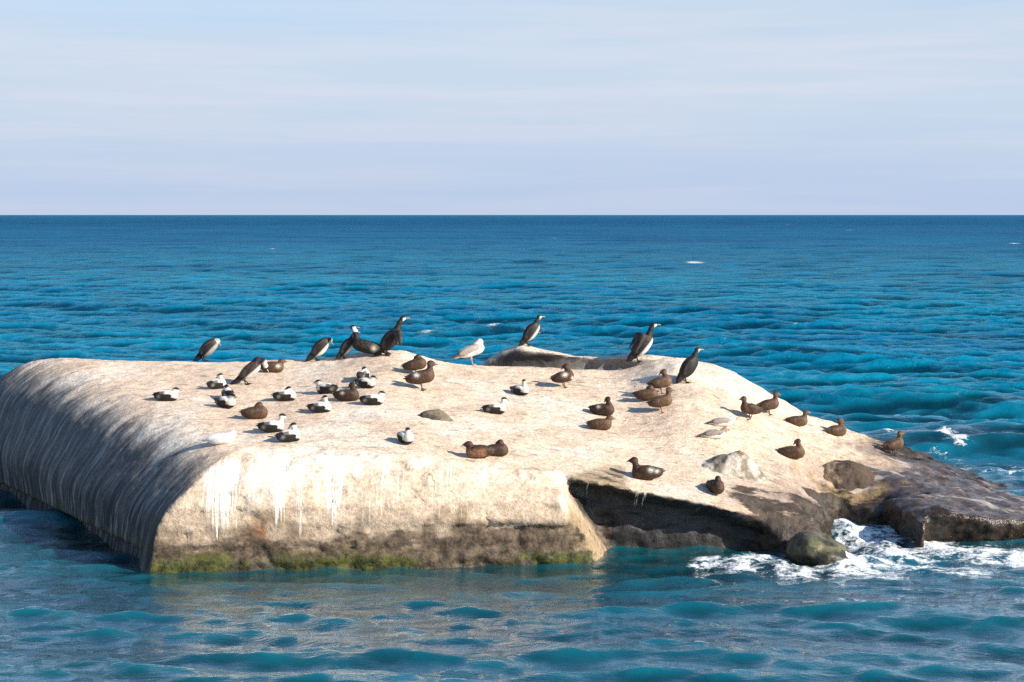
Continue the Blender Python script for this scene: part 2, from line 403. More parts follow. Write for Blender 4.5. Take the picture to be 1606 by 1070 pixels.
    pale = np.array((0.66, 0.50, 0.37)); white = np.array((0.76, 0.69, 0.59)); tan = np.array((0.46, 0.36, 0.255))
    brown = np.array((0.085, 0.062, 0.045)); algae = np.array((0.072, 0.082, 0.010)); shaded_slate = np.array((0.055, 0.059, 0.064)); black = np.array((0.017, 0.017, 0.018))
    ochre = np.array((0.36, 0.25, 0.11)); grey = np.array((0.36, 0.34, 0.31)); wetp = np.array((0.042, 0.036, 0.045)); rust = np.array((0.33, 0.13, 0.05))
    col = np.repeat(pale[None], len(V), 0)
    def lay(c, m): 
        nonlocal col
        m = np.clip(m, 0, 1)[:, None]; col = col * (1 - m) + c * m
    lay(white, 0.55 * smooth(nb, 0.0, 0.5)); lay(tan, 0.45 * smooth(-nb + 0.3 * nf, 0.1, 0.6))
    lay(white, 0.8 * np.exp(-((x - 4.3) / 1.6) ** 2 - ((y - 37.6) / 1.0) ** 2) * (0.6 + 0.6 * nf))          # white mound at the back right
    lay(white, 0.6 * smooth(-nrm[:, 1], 0.1, 0.5) * smooth(z, 1.2, 1.7) * (x < 0.9) * smooth(nb + .5 * nf, -.3, .4))
    lay(tan, frontm * 0.55 * smooth(1.35 + 0.35 * nb - z, 0, 0.5))
    lay(ochre, frontm * 0.55 * smooth(0.95 + 0.2 * nf - z, 0, .2) * smooth(nf + 0.6 * nb, -0.1, 0.5))
    lay(brown * 1.6, frontm * 0.5 * smooth(1.15 + 0.45 * nf + 0.2 * nb - z, 0, 0.5) * smooth(nf, -.2, .5))
    lay(brown, 0.5 * frontm * (0.80 + 0.18 * smooth(x, -3.2, -1.5)) * smooth(0.80 + 0.22 * nf + 0.10 * nb - z, 0, 0.24) * smooth(nf + .75 + .3 * smooth(x, -5.2, -4), 0.1, .6))
    lay(ochre, frontm * 0.85 * smooth(x, .75, 1.2) * smooth(nf + .4 * nb, -.3, .5))
    lay(brown * 1.5, frontm * 0.7 * smooth(x, .6, 1.0) * smooth(fbm(x * 5, y * 5, z * 5, 4, 111), 0.0, .35))
    lay(ochre * .7, frontm * smooth(0.34 + 0.08 * nf - z, 0, 0.06) * 0.8 * smooth(nb, -.3, .2))
    nv = fbm(x * 6, y * 6, z * 14, 3, 103)
    lay(algae * .45, frontm * smooth(0.30 + 0.10 * nf + 0.06 * nv - z, 0, 0.05) * smooth(nb + .6, 0, .4) * 0.9)
    lay(algae, frontm * smooth(0.26 + 0.10 * nf + 0.08 * nv - z, 0, 0.05) * smooth(nb + 0.4 * np.sin(x * 1.9) + .25 + .5 * nv, 0, .4) * 0.95)
    lay(np.array((0.05, .045, .03)), frontm * smooth(0.09 + 0.05 * nf - z, 0, 0.04))
    for (px, py, r_, a_) in ((366, 758, 0.13, .9), (372, 770, 0.16, .7), (414, 826, 0.14, .9), (415, 838, .12, .7), (352, 722, .10, .6), (610, 800, .12, .3), (410, 728, .1, .5)):
        p = at(px, py, 6.3 - (py - 337) / 86.5)
        lay(rust, frontm * .65 * a_ * np.exp(-(((x - p[0]) ** 2 + (z - p[2]) ** 2) / r_ ** 2)) * (0.7 + .6 * nf))
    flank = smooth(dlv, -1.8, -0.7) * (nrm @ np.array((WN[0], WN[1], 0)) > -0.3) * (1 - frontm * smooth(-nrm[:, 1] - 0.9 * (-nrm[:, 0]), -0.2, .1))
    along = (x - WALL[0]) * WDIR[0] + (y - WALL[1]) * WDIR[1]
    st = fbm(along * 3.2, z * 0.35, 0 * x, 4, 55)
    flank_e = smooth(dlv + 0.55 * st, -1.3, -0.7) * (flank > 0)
    lay(shaded_slate, flank_e * 0.92)  # grey flank with dark streaks, deepened so its shade sits in the colour
    lay(black, flank * smooth(1.35 + 0.7 * st - z, 0, 0.8) * 0.85)  # darkest near the base, more flank shade put into the colour
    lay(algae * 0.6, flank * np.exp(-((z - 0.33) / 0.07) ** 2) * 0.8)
    # right end: tan to brown to wet purple-grey
    wr = smooth(x * 0.9 - 0.75 * (y - 36) * 0.6 + 0.9 * nb + 0.4 * nf, 6.2, 8.2)
    low = smooth(0.95 + 0.30 * nb - z, 0.0, 0.5) * smooth(x, 3.6, 5.2)
    streaky = fbm(x * 0.8, y * 4.0, z * 2, 4, 66)
    lay(np.array((0.38, 0.27, 0.20)), smooth(1.6 - z + .3 * nb, 0, .7) * smooth(x, 2.5, 4.5) * 0.75)
    lay(brown * 2.0, low * smooth(streaky + 0.25 * nf, -0.25, 0.25) * 0.5)
    lay(wetp, wr * 0.9 * smooth(nrm[:, 2], 0.3, 0.8))
    lay(brown * 0.8, wr * smooth(streaky, 0.05, 0.4) * 0.8)
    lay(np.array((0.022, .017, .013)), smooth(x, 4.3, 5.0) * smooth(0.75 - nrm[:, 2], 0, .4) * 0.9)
    lay(ochre * 0.8, smooth(x, 5.4, 6) * smooth(8 - x, 0, .5) * np.exp(-((y - 33.7) / 0.3) ** 2) * smooth(nf, -.1, .3) * smooth(0.95 - nrm[:, 2], 0, .2) * .8)
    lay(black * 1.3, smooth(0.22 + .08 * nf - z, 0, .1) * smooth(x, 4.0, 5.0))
    lay(black * (.8 + .7 * smooth(nf, -.4, .6))[:, None], cavm * 0.98)  # black wet algae, spread over the hollow to paint in its shade
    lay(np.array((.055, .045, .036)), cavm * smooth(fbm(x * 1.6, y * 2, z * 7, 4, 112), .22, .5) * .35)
    lay(ochre * .6, smooth(x, 5.9, 6.3) * smooth(7.9 - x, 0, .3) * smooth(nf, 0.05, .35) * smooth(y, 32.8, 33.2) * smooth(34.3 - y, 0, .3) * .8)
    lay(brown * .55, smooth(x, 7.6, 9.0) * smooth(y + 0.5 * nb, 36.4, 37.2) * .9)
    wet_f = smooth(0.3 - z, 0, .2) * frontm * .4
    wet = np.clip(np.maximum(np.maximum(wr, cavm * .6), np.maximum(low * 0.6, wet_f)), 0, 1)
    drip = np.zeros(len(V))
    endm = smooth(x, 0.9, 1.25) * smooth(2.2 - x, 0, .1) * (y < 31.9) * (1 - cavm) * smooth(1.55 - z, 0, .15)
    lay(np.array((0.30, 0.22, 0.135)), endm * .9)
    tide = frontm * (0.62 * smooth(0.92 + .15 * nb + .08 * nf - z, 0.0, 0.5) - .12 + .16 * smooth(x, -3.4, -1.0)) * smooth(1.3 - z, 0, .2)
    algm = frontm * (0.66 * smooth(0.24 + .05 * nb + .06 * nf - z, 0.0, 0.13) + .18 * nb - .06 + .12 * np.sin(x * 1.7)) * smooth(.5 - z, 0, .1)
    weed = np.maximum(.62 * smooth(x + .5 * nb, 3.7, 5.6) * smooth(1.25 - z, 0.0, 0.8) * (1 - .35 * smooth(x, 8, 9) * smooth(nrm[:, 2], .6, .8)), endm * .42)
    weed = np.maximum(weed, .75 * smooth(x, 7.4, 9.0) * smooth(y + 0.5 * nb, 35.9, 37.4))
    weed = np.maximum(weed, smooth(x, 4.2, 4.9) * smooth(.85 - nrm[:, 2], 0, .35))
    weed = np.maximum(weed, .80 * smooth(x + .4 * nb, 3.9, 4.7) * smooth(7.9 - x, 0, .4) * smooth(32.2 + .8 * smooth(x, 5, 6) + .5 * nb - y, 0, .9))
    for (px, wd, a_) in ((345, 0.22, 1), (362, .16, 1), (440, 0.12, 1.25), (436, 0.05, 1.2), (470, 0.05, 1), (519, 0.16, .95), (532, .08, .8), (395, .25, .5), (600, .6, .4), (885, 0.10, 1.1), (700, .5, .35), (757, .06, .5)):
        drip = np.maximum(drip, a_ * np.exp(-((x - (px - 803) / 87.0) / wd) ** 2))
    drip *= frontm * smooth(z, 0.42, 0.62) * smooth(2.05 - z, 0, 0.35)
    dc = np.zeros(len(V))
    for (px, wd) in ((923, .03), (1009, .035), (1123, .03), (1095, .02), (1000, .02)):
        dc = np.maximum(dc, np.exp(-((x - (px - 803) / 84.0) / wd) ** 2))
    drip = np.maximum(drip, dc * cavm * smooth(z - (np.interp(x, Xd, FD) - 0.55), 0, .3) * .8)
    topm = smooth(nrm[:, 2], 0.75, 0.93)
    me = me_o.data
    me.vertices.foreach_set('co', (V - np.array((0, 34, 0))).astype(np.float32).ravel())
    lf = np.stack([along, z * 1.0, dlv], 1)
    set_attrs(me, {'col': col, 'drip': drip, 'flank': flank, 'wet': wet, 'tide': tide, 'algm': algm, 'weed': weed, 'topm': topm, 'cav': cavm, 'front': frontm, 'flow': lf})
    me.update()
    return root, V, Q

def concrete_mat(name):
    m, t, b = new_mat(name)
    geo = N(t, 'ShaderNodeNewGeometry'); pos = geo.outputs['Position']
    colr = attr(t, 'col', 'Color')
    fine = noise_tex(t, pos, 16, 7, 0.66); mid = noise_tex(t, pos, 4.2, 6, 0.62)
    f = math_node(t, 'ADD', ramp(t, fine, 0.3, 0.7, 0.70, 1.20), ramp(t, mid, 0.3, 0.7, -0.14, 0.12))
    k = N(t, 'ShaderNodeVectorMath', operation='SCALE'); t.links.new(colr, k.inputs[0]); t.links.new(f, k.inputs['Scale'])
    colr = k.outputs[0]
    topm = attr(t, 'topm'); front = attr(t, 'front'); flank = attr(t, 'flank'); cav = attr(t, 'cav')
    # small dark dashes and droppings on the roof
    dash = noise_tex(t, pos, 1.0, 5, 0.65, mapscale=(3.0, 9.0, 3.0))
    dm = math_node(t, 'MULTIPLY', ramp(t, dash, 0.56, 0.68), math_node(t, 'MULTIPLY', topm, 0.78))
    colr = mix_rgb(t, dm, colr, (0.21, 0.15, 0.10))
    wsh = noise_tex(t, pos, 1.0, 6, 0.6, mapscale=(1.2, 3.2, 2.0), loc=(4, 9, 0))
    colr = mix_rgb(t, math_node(t, 'MULTIPLY', ramp(t, wsh, 0.52, 0.68), math_node(t, 'MULTIPLY', topm, 0.45)), colr, (0.74, 0.66, 0.55))
    blot = noise_tex(t, pos, 1.0, 5, 0.7, mapscale=(5.0, 12.0, 5.0), loc=(1, 3, 5))
    colr = mix_rgb(t, math_node(t, 'MULTIPLY', ramp(t, blot, 0.66, 0.74), math_node(t, 'MULTIPLY', topm, 0.7)), colr, (0.10, 0.075, 0.055))
    # front: spots of grime, faint cracks, white runs
    gr = noise_tex(t, pos, 7.0, 6, 0.7, mapscale=(1, 1, 1.6))
    colr = mix_rgb(t, math_node(t, 'MULTIPLY', ramp(t, gr, 0.60, 0.72), math_node(t, 'MULTIPLY', front, 0.55)), colr, (0.20, 0.15, 0.09))
    vor = N(t, 'ShaderNodeTexVoronoi', feature='DISTANCE_TO_EDGE'); vor.inputs['Scale'].default_value = 0.55
    wob = N(t, 'ShaderNodeVectorMath', operation='ADD'); nz = N(t, 'ShaderNodeTexNoise'); nz.inputs['Scale'].default_value = 1.8; nz.inputs['Detail'].default_value = 5
    t.links.new(pos, nz.inputs['Vector']); t.links.new(pos, wob.inputs[0]); t.links.new(nz.outputs['Color'], wob.inputs[1]); t.links.new(wob.outputs[0], vor.inputs['Vector'])
    crack = ramp(t, vor.outputs['Distance'], 0.0, 0.010, 1.0, 0.0)
    cm = math_node(t, 'MULTIPLY', crack, ramp(t, noise_tex(t, pos, 0.9, 3, 0.6, loc=(7, 0, 0)), 0.52, 0.66, 0, .7))
    cm = math_node(t, 'MULTIPLY', cm, math_node(t, 'SUBTRACT', 0.75, flank, clamp=True))
    colr = mix_rgb(t, cm, colr, (0.12, 0.09, 0.06))
    flow = attr(t, 'flow', 'Vector')
    s1 = noise_tex(t, flow, 1.0, 6, 0.68, mapscale=(6.5, 0.7, 0.25)); s2 = noise_tex(t, flow, 1.0, 4, 0.6, mapscale=(16.0, 1.1, 0.3), loc=(3, 0, 0))
    colr = mix_rgb(t, math_node(t, 'MULTIPLY', ramp(t, s1, 0.46, 0.72), math_node(t, 'MULTIPLY', flank, 0.62)), colr, (0.36, 0.37, 0.36))
    colr = mix_rgb(t, math_node(t, 'MULTIPLY', ramp(t, s2, 0.55, 0.72), math_node(t, 'MULTIPLY', flank, 0.45)), colr, (0.52, 0.52, 0.50))
    colr = mix_rgb(t, math_node(t, 'MULTIPLY', ramp(t, s2, 0.45, 0.30), math_node(t, 'MULTIPLY', flank, 0.75)), colr, (0.04, 0.042, 0.046))
    def crisp(name, mapscale, amt, lo, hi, sc_=1.0, loc=(0, 0, 0)):
        nn = noise_tex(t, pos, sc_, 8, 0.68, mapscale=mapscale, loc=loc)
        return ramp(t, math_node(t, 'ADD', attr(t, name), math_node(t, 'MULTIPLY', math_node(t, 'SUBTRACT', nn, 0.5), amt)), lo, hi)
    tn = ramp(t, noise_tex(t, pos, 7.0, 7, 0.72), 0.36, 0.66)
    colr = mix_rgb(t, math_node(t, 'MULTIPLY', crisp('tide', (1.3, 1.3, 3.4), 1.5, 0.34, 0.60), 0.88), colr, mix_rgb(t, tn, (0.022, 0.015, 0.011), (0.15, 0.105, 0.07)))
    colr = mix_rgb(t, math_node(t, 'MULTIPLY', crisp('algm', (2.2, 2.2, 7.0), 1.5, 0.46, 0.66, loc=(2, 0, 0)), 0.93), colr, mix_rgb(t, tn, (0.012, 0.015, 0.003), (0.10, 0.105, 0.016)))
    colr = mix_rgb(t, math_node(t, 'MULTIPLY', crisp('weed', (0.9, 2.6, 2.6), 2.0, 0.44, 0.66, loc=(0, 6, 0)), 0.92), colr, mix_rgb(t, tn, (0.006, 0.005, 0.004), (0.060, 0.040, 0.027)))
    dn = noise_tex(t, pos, 1.0, 4, 0.7, mapscale=(24.0, 0.5, 0.9), dist=0.15)
    dend = noise_tex(t, pos, 1.0, 2, 0.6, mapscale=(17.0, 0.3, 0.001), loc=(5, 0, 0))
    spz = N(t, 'ShaderNodeSeparateXYZ'); t.links.new(pos, spz.inputs[0])
    dlim = ramp(t, math_node(t, 'SUBTRACT', spz.outputs['Z'], math_node(t, 'ADD', -0.35, math_node(t, 'MULTIPLY', dend, 2.3))), -0.05, 0.25)
    dr = attr(t, 'drip')
    dmask = ramp(t, math_node(t, 'ADD', dn, math_node(t, 'MULTIPLY', dr, 0.28)), 0.62, 0.78)
    colr = mix_rgb(t, math_node(t, 'MULTIPLY', math_node(t, 'MULTIPLY', dmask, dlim), ramp(t, dr, 0.02, 0.3, 0, 0.85)), colr, (0.80, 0.77, 0.70))
    t.links.new(colr, b.inputs['Base Color'])
    wet = attr(t, 'wet')
    t.links.new(ramp(t, wet, 0, 1, 0.88, 0.24, smooth=False), b.inputs['Roughness'])
    b.inputs['Specular IOR Level'].default_value = 0.35
    bp = N(t, 'ShaderNodeBump'); bp.inputs['Distance'].default_value = 0.03; bp.inputs['Strength'].default_value = 0.8
    hh = math_node(t, 'ADD', math_node(t, 'MULTIPLY', fine, 0.7), math_node(t, 'ADD', mid, math_node(t, 'MULTIPLY', dash, 0.8)))
    hh = math_node(t, 'SUBTRACT', hh, math_node(t, 'MULTIPLY', cm, 0.6))
    t.links.new(hh, bp.inputs['Height']); t.links.new(bp.outputs[0], b.inputs['Normal'])
    return m
MAT_CONC = concrete_mat('weathered_concrete')
BUNKER, BV, BQ = build_bunker()
tag(BUNKER, 'huge tilted slab of a ruined concrete bunker lying in the sea under the birds', 'bunker')

# ---- generic lump from a field function, sampled in a box
def lump_mesh(fn, lo, hi, h):
    lo, hi = np.array(lo, float), np.array(hi, float)
    n = np.ceil((hi - lo) / h).astype(int) + 1
    g = np.meshgrid(*(lo[i] + h * np.arange(n[i]) for i in range(3)), indexing='ij')
    return surface_nets(fn(*g), lo, h)
def stone(name, loc, fn, lo, hi, h, colfn, wetv=0.0, weedv=0.0, parent=None, amp=0.04, freq=3.0):
    V, Q = lump_mesh(fn, lo, hi, h)
    o = mesh_obj(name, V, Q, MAT_CONC, parent); o.location = loc
    n = normals(o.data); x, y, z = V.T
    V = V + n * (amp * fbm(x * freq + loc[0], y * freq + loc[1], z * freq, 4, 9))[:, None]
    o.data.vertices.foreach_set('co', V.astype(np.float32).ravel())
    x, y, z = V.T; nf = fbm(x * 4 + loc[0], y * 4, z * 4, 3, 19)
    zero = np.zeros(len(V))
    set_attrs(o.data, {'col': colfn(x, y, z, n, nf), 'drip': zero, 'flank': zero, 'tide': zero, 'algm': zero, 'weed': zero + weedv, 'wet': zero + wetv, 'topm': zero, 'cav': zero, 'front': zero + 0.6, 'flow': V})
    o.data.update(); return o
def blend(a, b, m):
    m = np.clip(m, 0, 1)[:, None]; return np.array(a) * (1 - m) + np.array(b) * m

BVH = BVHTree.FromPolygons([Vector(v) for v in BV], [tuple(q) for q in BQ.tolist()])
def ground(px, py):
    """where the view ray through a photograph pixel meets the concrete"""
    o = Vector((0, 0, CAM_H)); d = Vector(((px - 803) / FPX, 1, -(py - 337) / FPX)).normalized()
    hit = BVH.ray_cast(o, d)
    if hit[0] is None or hit[0].z < -0.1:
        print('MISS', px, py); return Vector(at(px, py, 2.8))
    return hit[0]
def settle(x, y, fallback=2.0):
    hit = BVH.ray_cast(Vector((x, y, 6)), Vector((0, 0, -1)))
    return hit[0].z if hit[0] else fallback

# raised curved rim at the back: a broken lip of thick concrete with a rounded crest
def build_rim():
    pts = [at(p, q, 6.3 - (q - 337) / (FPX / Y)) for p, q, Y in ((762, 572, 39.5), (778, 560, 39.45), (798, 547, 39.35), (818, 541, 39.2), (850, 549, 39.1), (900, 559, 39.0), (945, 562, 39.0), (985, 557, 39.0), (1020, 557, 39.0), (1060, 562, 39.0))]
    pts = np.array(pts)
    q = np.concatenate([np.linspace(pts[i], pts[i + 1], 6, endpoint=False) for i in range(len(pts) - 1)] + [pts[-1:]])
    def fn(x, y, z):
        F = np.full(x.shape, 9.0)
        for i, p in enumerate(q):
            d2 = ((x - p[0]) / 0.24) ** 2 + ((y - p[1] - 0.12) / 0.32) ** 2
            zz = (z - (p[2] - 0.17)); r = np.sqrt(d2 + np.where(zz > 0, zz / 0.17, zz / 1.6) ** 2) - 1
            F = np.minimum(F, r * 0.2)
        # undercut on the near side so that the lip hangs over
        cut = np.sqrt(((x - 0.9) / 2.35) ** 2 + ((y - 38.5) / 0.66) ** 2 + ((z - 2.74) / 0.40) ** 2) - 1
        return np.maximum(F, -cut * 0.2)
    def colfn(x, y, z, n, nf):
        c = blend((0.56, 0.48, 0.39), (0.22, 0.20, 0.185), smooth(0.80 - n[:, 2] + 0.2 * nf, 0, 0.35))  # upward faces pale, sides grey: shade painted in by normal
        return blend(c * 1.0, (0.06, 0.055, 0.055), smooth(0.55 - n[:, 2], 0, .3) * smooth(1.7 - x + .4 * nf, 0, 1.0))  # overhung left end painted darker still, as shade
    o = stone('rim', (0, 0, 0), fn, (-1.4, 38.2, 2.0), (5.0, 40.4, 3.6), 0.05, colfn, amp=0.035)
    o.parent = BUNKER; o.location = (0, -34, 0)
    tag(o, 'raised curved lip of concrete with a dark hollow under its left end')
    return o
RIM = build_rim()
me = RIM.data; vv = np.empty(len(me.vertices) * 3, np.float32); me.vertices.foreach_get('co', vv); vv = vv.reshape(-1, 3)
qq = np.array([p.vertices[:] for p in me.polygons])
BVH = BVHTree.FromPolygons([Vector(v) for v in np.concatenate([BV, vv])], [tuple(q) for q in np.concatenate([BQ, qq + len(BV)]).tolist()])

# boulder in the surf
p = at(1290, 884, 0.0)
def boulder_f(x, y, z):
    return (np.sqrt((x / 0.66) ** 2 + (y / 0.6) ** 2 + ((z + 0.22 * x) / 0.36) ** 2) - 1) * 0.4 + 0.22 * np.maximum(0, -x * 0.7 + z - 0.28) + 0.1 * np.maximum(0, x * .8 + z - .3)
b = stone('boulder', (p[0], p[1] + 0.42, 0.08), boulder_f, (-1, -.9, -.7), (1, .9, .75), 0.045,
          lambda x, y, z, n, nf: blend((0.045, 0.040, 0.024), (0.135, 0.125, 0.065), smooth(nf + 0.5 * n[:, 2], 0.1, 0.6)), wetv=0.9, weedv=0.35, amp=0.13, freq=2.6)
tag(b, 'wet olive brown boulder in the white surf beside the bunker', 'boulder')

def mound(px, py, wid, hgt, dep, colfn, label, skew=0.0, name='concrete_lump', peak=1.5, rotz=0):
    g = ground(px, py)
    def fn(x, y, z):
        r = np.sqrt((x / (wid / 2)) ** 2 + (y / (dep / 2)) ** 2)
        return (z - hgt * (np.maximum(0, 1 - r ** peak)) + 0.05 - 0.0 - skew * x * np.maximum(0, 1 - r)) * 0.6 + 0.3 * np.maximum(0, r - 1)
    def fclosed(x, y, z): return np.maximum(fn(x, y, z), -(z + 0.40))
    o = stone(name, tuple(g), fclosed, (-wid * .62, -dep * .62, -0.48), (wid * .62, dep * .62, hgt + 0.2), 0.028, colfn, amp=0.06, freq=4.2)
    e = 0.45
    zx = (settle(g.x + e, g.y) - settle(g.x - e, g.y)) / (2 * e); zy = (settle(g.x, g.y + e) - settle(g.x, g.y - e)) / (2 * e)
    o.rotation_mode = 'QUATERNION'; o.rotation_quaternion = Vector((0, 0, 1)).rotation_difference(Vector((-zx, -zy, 1)))
    tag(o, label, 'lump', 'lumps of rubble on the slab'); return o
mound(1152, 735, 1.35, 0.44, 0.9, lambda x, y, z, n, nf: blend(blend((0.52, 0.46, 0.38), (0.22, 0.18, 0.14), smooth(nf, -0.05, 0.3)), (0.16, 0.12, 0.09), smooth(z - .30 + .05 * nf, 0, .05)), 'whitewashed conical concrete lump with a dark tip near the right end of the slab', peak=1.1)
mound(1331, 744, 1.3, 0.30, 0.9, lambda x, y, z, n, nf: blend((0.075, 0.052, 0.038), (0.30, 0.21, 0.13), smooth(nf - 1.2 * x - .2, -0.1, 0.3) * smooth(.28 - z, 0, .1)), 'dark brown rounded lump below the wet right edge of the slab', peak=2.0)
mound(686, 656, 0.92, 0.24, 0.55, lambda x, y, z, n, nf: blend((0.085, 0.065, 0.045), (0.17, 0.14, 0.10), smooth(nf, -0.1, 0.3)), 'small dark wedge shaped lump lying in the open middle of the slab', peak=1.2, skew=-0.25)

# ------------------------------------------------------------------ birds
def plumage_mat():
    m, t, b = new_mat('plumage')
    tcn = N(t, 'ShaderNodeTexCoord'); oc = tcn.outputs['Object']
    c = attr(t, 'col', 'Color')
    n1 = noise_tex(t, oc, 30, 4, 0.65, mapscale=(1, 1.2, 1.8)); n2 = noise_tex(t, oc, 13, 3, 0.6)
    bar = attr(t, 'bar')
    f = math_node(t, 'ADD', 1.0, math_node(t, 'MULTIPLY', math_node(t, 'SUBTRACT', n1, 0.5), math_node(t, 'ADD', 0.6, math_node(t, 'MULTIPLY', bar, 3.4))))
    f = math_node(t, 'ADD', f, math_node(t, 'MULTIPLY', math_node(t, 'SUBTRACT', n2, 0.5), 0.35))
    k = N(t, 'ShaderNodeVectorMath', operation='SCALE'); t.links.new(c, k.inputs[0]); t.links.new(f, k.inputs['Scale'])
    t.links.new(k.outputs[0], b.inputs['Base Color']); b.inputs['Roughness'].default_value = 0.62
    b.inputs['Specular IOR Level'].default_value = 0.3
    bp = N(t, 'ShaderNodeBump'); bp.inputs['Distance'].default_value = 0.012; bp.inputs['Strength'].default_value = 0.6
    t.links.new(n1, bp.inputs['Height']); t.links.new(bp.outputs[0], b.inputs['Normal'])
    return m
MAT_PL = plumage_mat()
_flat = {}
def flat(name, c, rough=0.5):
    if name in _flat: return _flat[name]
    m, t, b = new_mat(name)
    tcn = N(t, 'ShaderNodeTexCoord'); n = noise_tex(t, tcn.outputs['Object'], 60, 3, 0.6)
    t.links.new(mix_rgb(t, n, tuple(0.7 * v for v in c), tuple(1.25 * v for v in c)), b.inputs['Base Color']); b.inputs['Roughness'].default_value = rough
    _flat[name] = m; return m

def R3(yaw=0, pitch=0):
    cy, sy, cp, sp = math.cos(yaw), math.sin(yaw), math.cos(pitch), math.sin(pitch)
    return np.array(((cy, -sy, 0), (sy, cy, 0), (0, 0, 1))) @ np.array(((cp, 0, -sp), (0, 1, 0), (sp, 0, cp)))
class Bird:
    """collects ellipsoids and tapered capsules, each with a plumage tag; one continuous skin is drawn over all of them"""
    def __init__(s): s.prim = []; s.lo = np.full(3, 9.); s.hi = np.full(3, -9.)
    def grow(s, p, r):
        s.lo = np.minimum(s.lo, np.array(p) - r); s.hi = np.maximum(s.hi, np.array(p) + r)
    def ell(s, c, r, kind, yaw=0, pitch=0, k=0.04):
        s.prim.append(('e', np.array(c, float), np.array(r, float), R3(yaw, pitch), kind, k)); s.grow(c, max(r) + 0.03)
    def cap(s, a, b, ra, rb, kind, k=0.035, flat_=1.0):
        s.prim.append(('c', np.array(a, float), np.array(b, float), ra, rb, kind, k, flat_)); s.grow(a, ra + .03); s.grow(b, rb + .03)
    def field(s, P):
        F = None; best = None; ids = None
        for i, p in enumerate(s.prim):
            if p[0] == 'e':
                q = (P - p[1]) @ p[3]; nn = np.linalg.norm(q / p[2], axis=-1); g = np.linalg.norm(q / p[2] ** 2, axis=-1)
                d = np.where(g > 1e-6, nn * (nn - 1) / np.maximum(g, 1e-6), -p[2].min()); kk = p[5]
            else:
                a, b = p[1], p[2]; ab = b - a; q = P - a
                t = np.clip((q @ ab) / (ab @ ab), 0, 1); dv = q - t[..., None] * ab
                if p[7] != 1.0: dv = dv * np.array((1, 1, p[7]))
                d = np.linalg.norm(dv, axis=-1) - (p[3] + (p[4] - p[3]) * t); kk = p[6]
            F = d if F is None else smin(F, d, kk)
            if best is None: best = d.copy(); ids = np.zeros(d.shape, int)
            else:
                m = d < best; best[m] = d[m]; ids[m] = i
        return F, ids
    def skin(s, h):
        lo, hi = s.lo - h, s.hi + h
        n = np.ceil((hi - lo) / h).astype(int) + 1
        g = np.stack(np.meshgrid(*(lo[i] + h * np.arange(n[i]) for i in range(3)), indexing='ij'), -1)
        F, _ = s.field(g)
        V, Q = surface_nets(F, lo, h)
        _, ids = s.field(V)
        kinds = np.array([p[4] if p[0] == 'e' else p[5] for p in s.prim])
        return V, Q, kinds[ids]
def tube(pts, radii, seg=7, cap=True):
    pts = np.array(pts, float); V = []; Q = []
    for i, p in enumerate(pts):
        d = pts[min(i + 1, len(pts) - 1)] - pts[max(i - 1, 0)]; d /= np.linalg.norm(d)
        u = np.cross(d, (0, 1, 0.01)); u /= np.linalg.norm(u); v = np.cross(d, u)
        ry, rz = radii[i] if isinstance(radii[i], tuple) else (radii[i], radii[i])
        for j in range(seg):
            a = 2 * math.pi * j / seg; V.append(p + v * ry * math.cos(a) + u * rz * math.sin(a))
    for i in range(len(pts) - 1):
        for j in range(seg):
            Q.append((i * seg + j, i * seg + (j + 1) % seg, (i + 1) * seg + (j + 1) % seg, (i + 1) * seg + j))
    if cap:
        for base in (0, (len(pts) - 1) * seg):
            c = len(V); V.append(np.mean(V[base:base + seg], axis=0))
            for j in range(seg): Q.append((base + j, base + (j + 1) % seg, c, c))
    return V, [tuple(dict.fromkeys(q)) for q in Q]
def py_obj(name, V, Q, mat, parent):
    me = bpy.data.meshes.new(name); me.from_pydata([tuple(v) for v in V], [], Q); me.update()
    import bmesh
    bm = bmesh.new(); bm.from_mesh(me); bmesh.ops.recalc_face_normals(bm, faces=bm.faces); bm.to_mesh(me); bm.free()
    for p in me.polygons: p.use_smooth = True
    me.materials.append(mat); o = bpy.data.objects.new(name, me); C.objects.link(o); o.parent = parent; return o
def merge(parts):
    V, Q = [], []
    for v, q in parts:
        n = len(V); V += list(v); Q += [tuple(i + n for i in f) for f in q]
    return V, Q
def foot_leg(hip, knee, foot, r, web):
    """shank, ankle and a webbed foot with three toes"""
    f = np.array(foot, float)
    parts = [tube([hip, knee, foot + np.array((0, 0, .012))], [r * 1.7, r * 1.1, r], 6)]
    for a in (-0.42, 0, 0.42):
        e = f + web * np.array((math.cos(a), math.sin(a), 0)) + np.array((0, 0, 0.004))
        parts.append(tube([f + np.array((-.006, 0, .012)), (f + e) / 2 + np.array((0, 0, .008)), e], [r, r * .9, r * .5], 5))
    a, b_ = (f + web * .93 * np.array((math.cos(s_ * .42), math.sin(s_ * .42), 0.06)) for s_ in (-1, 1))
    m_ = f + web * np.array((.93, 0, .06)); tp = f + np.array((0, 0, .012))
    V = [tp, a, m_, b_, tp - (0, 0, .005), a - (0, 0, .005), m_ - (0, 0, .005), b_ - (0, 0, .005)]
    parts.append((V, [(0, 1, 2), (0, 2, 3), (4, 6, 5), (4, 7, 6), (0, 4, 5, 1), (1, 5, 6, 2), (2, 6, 7, 3), (3, 7, 4, 0)]))
    return merge(parts)

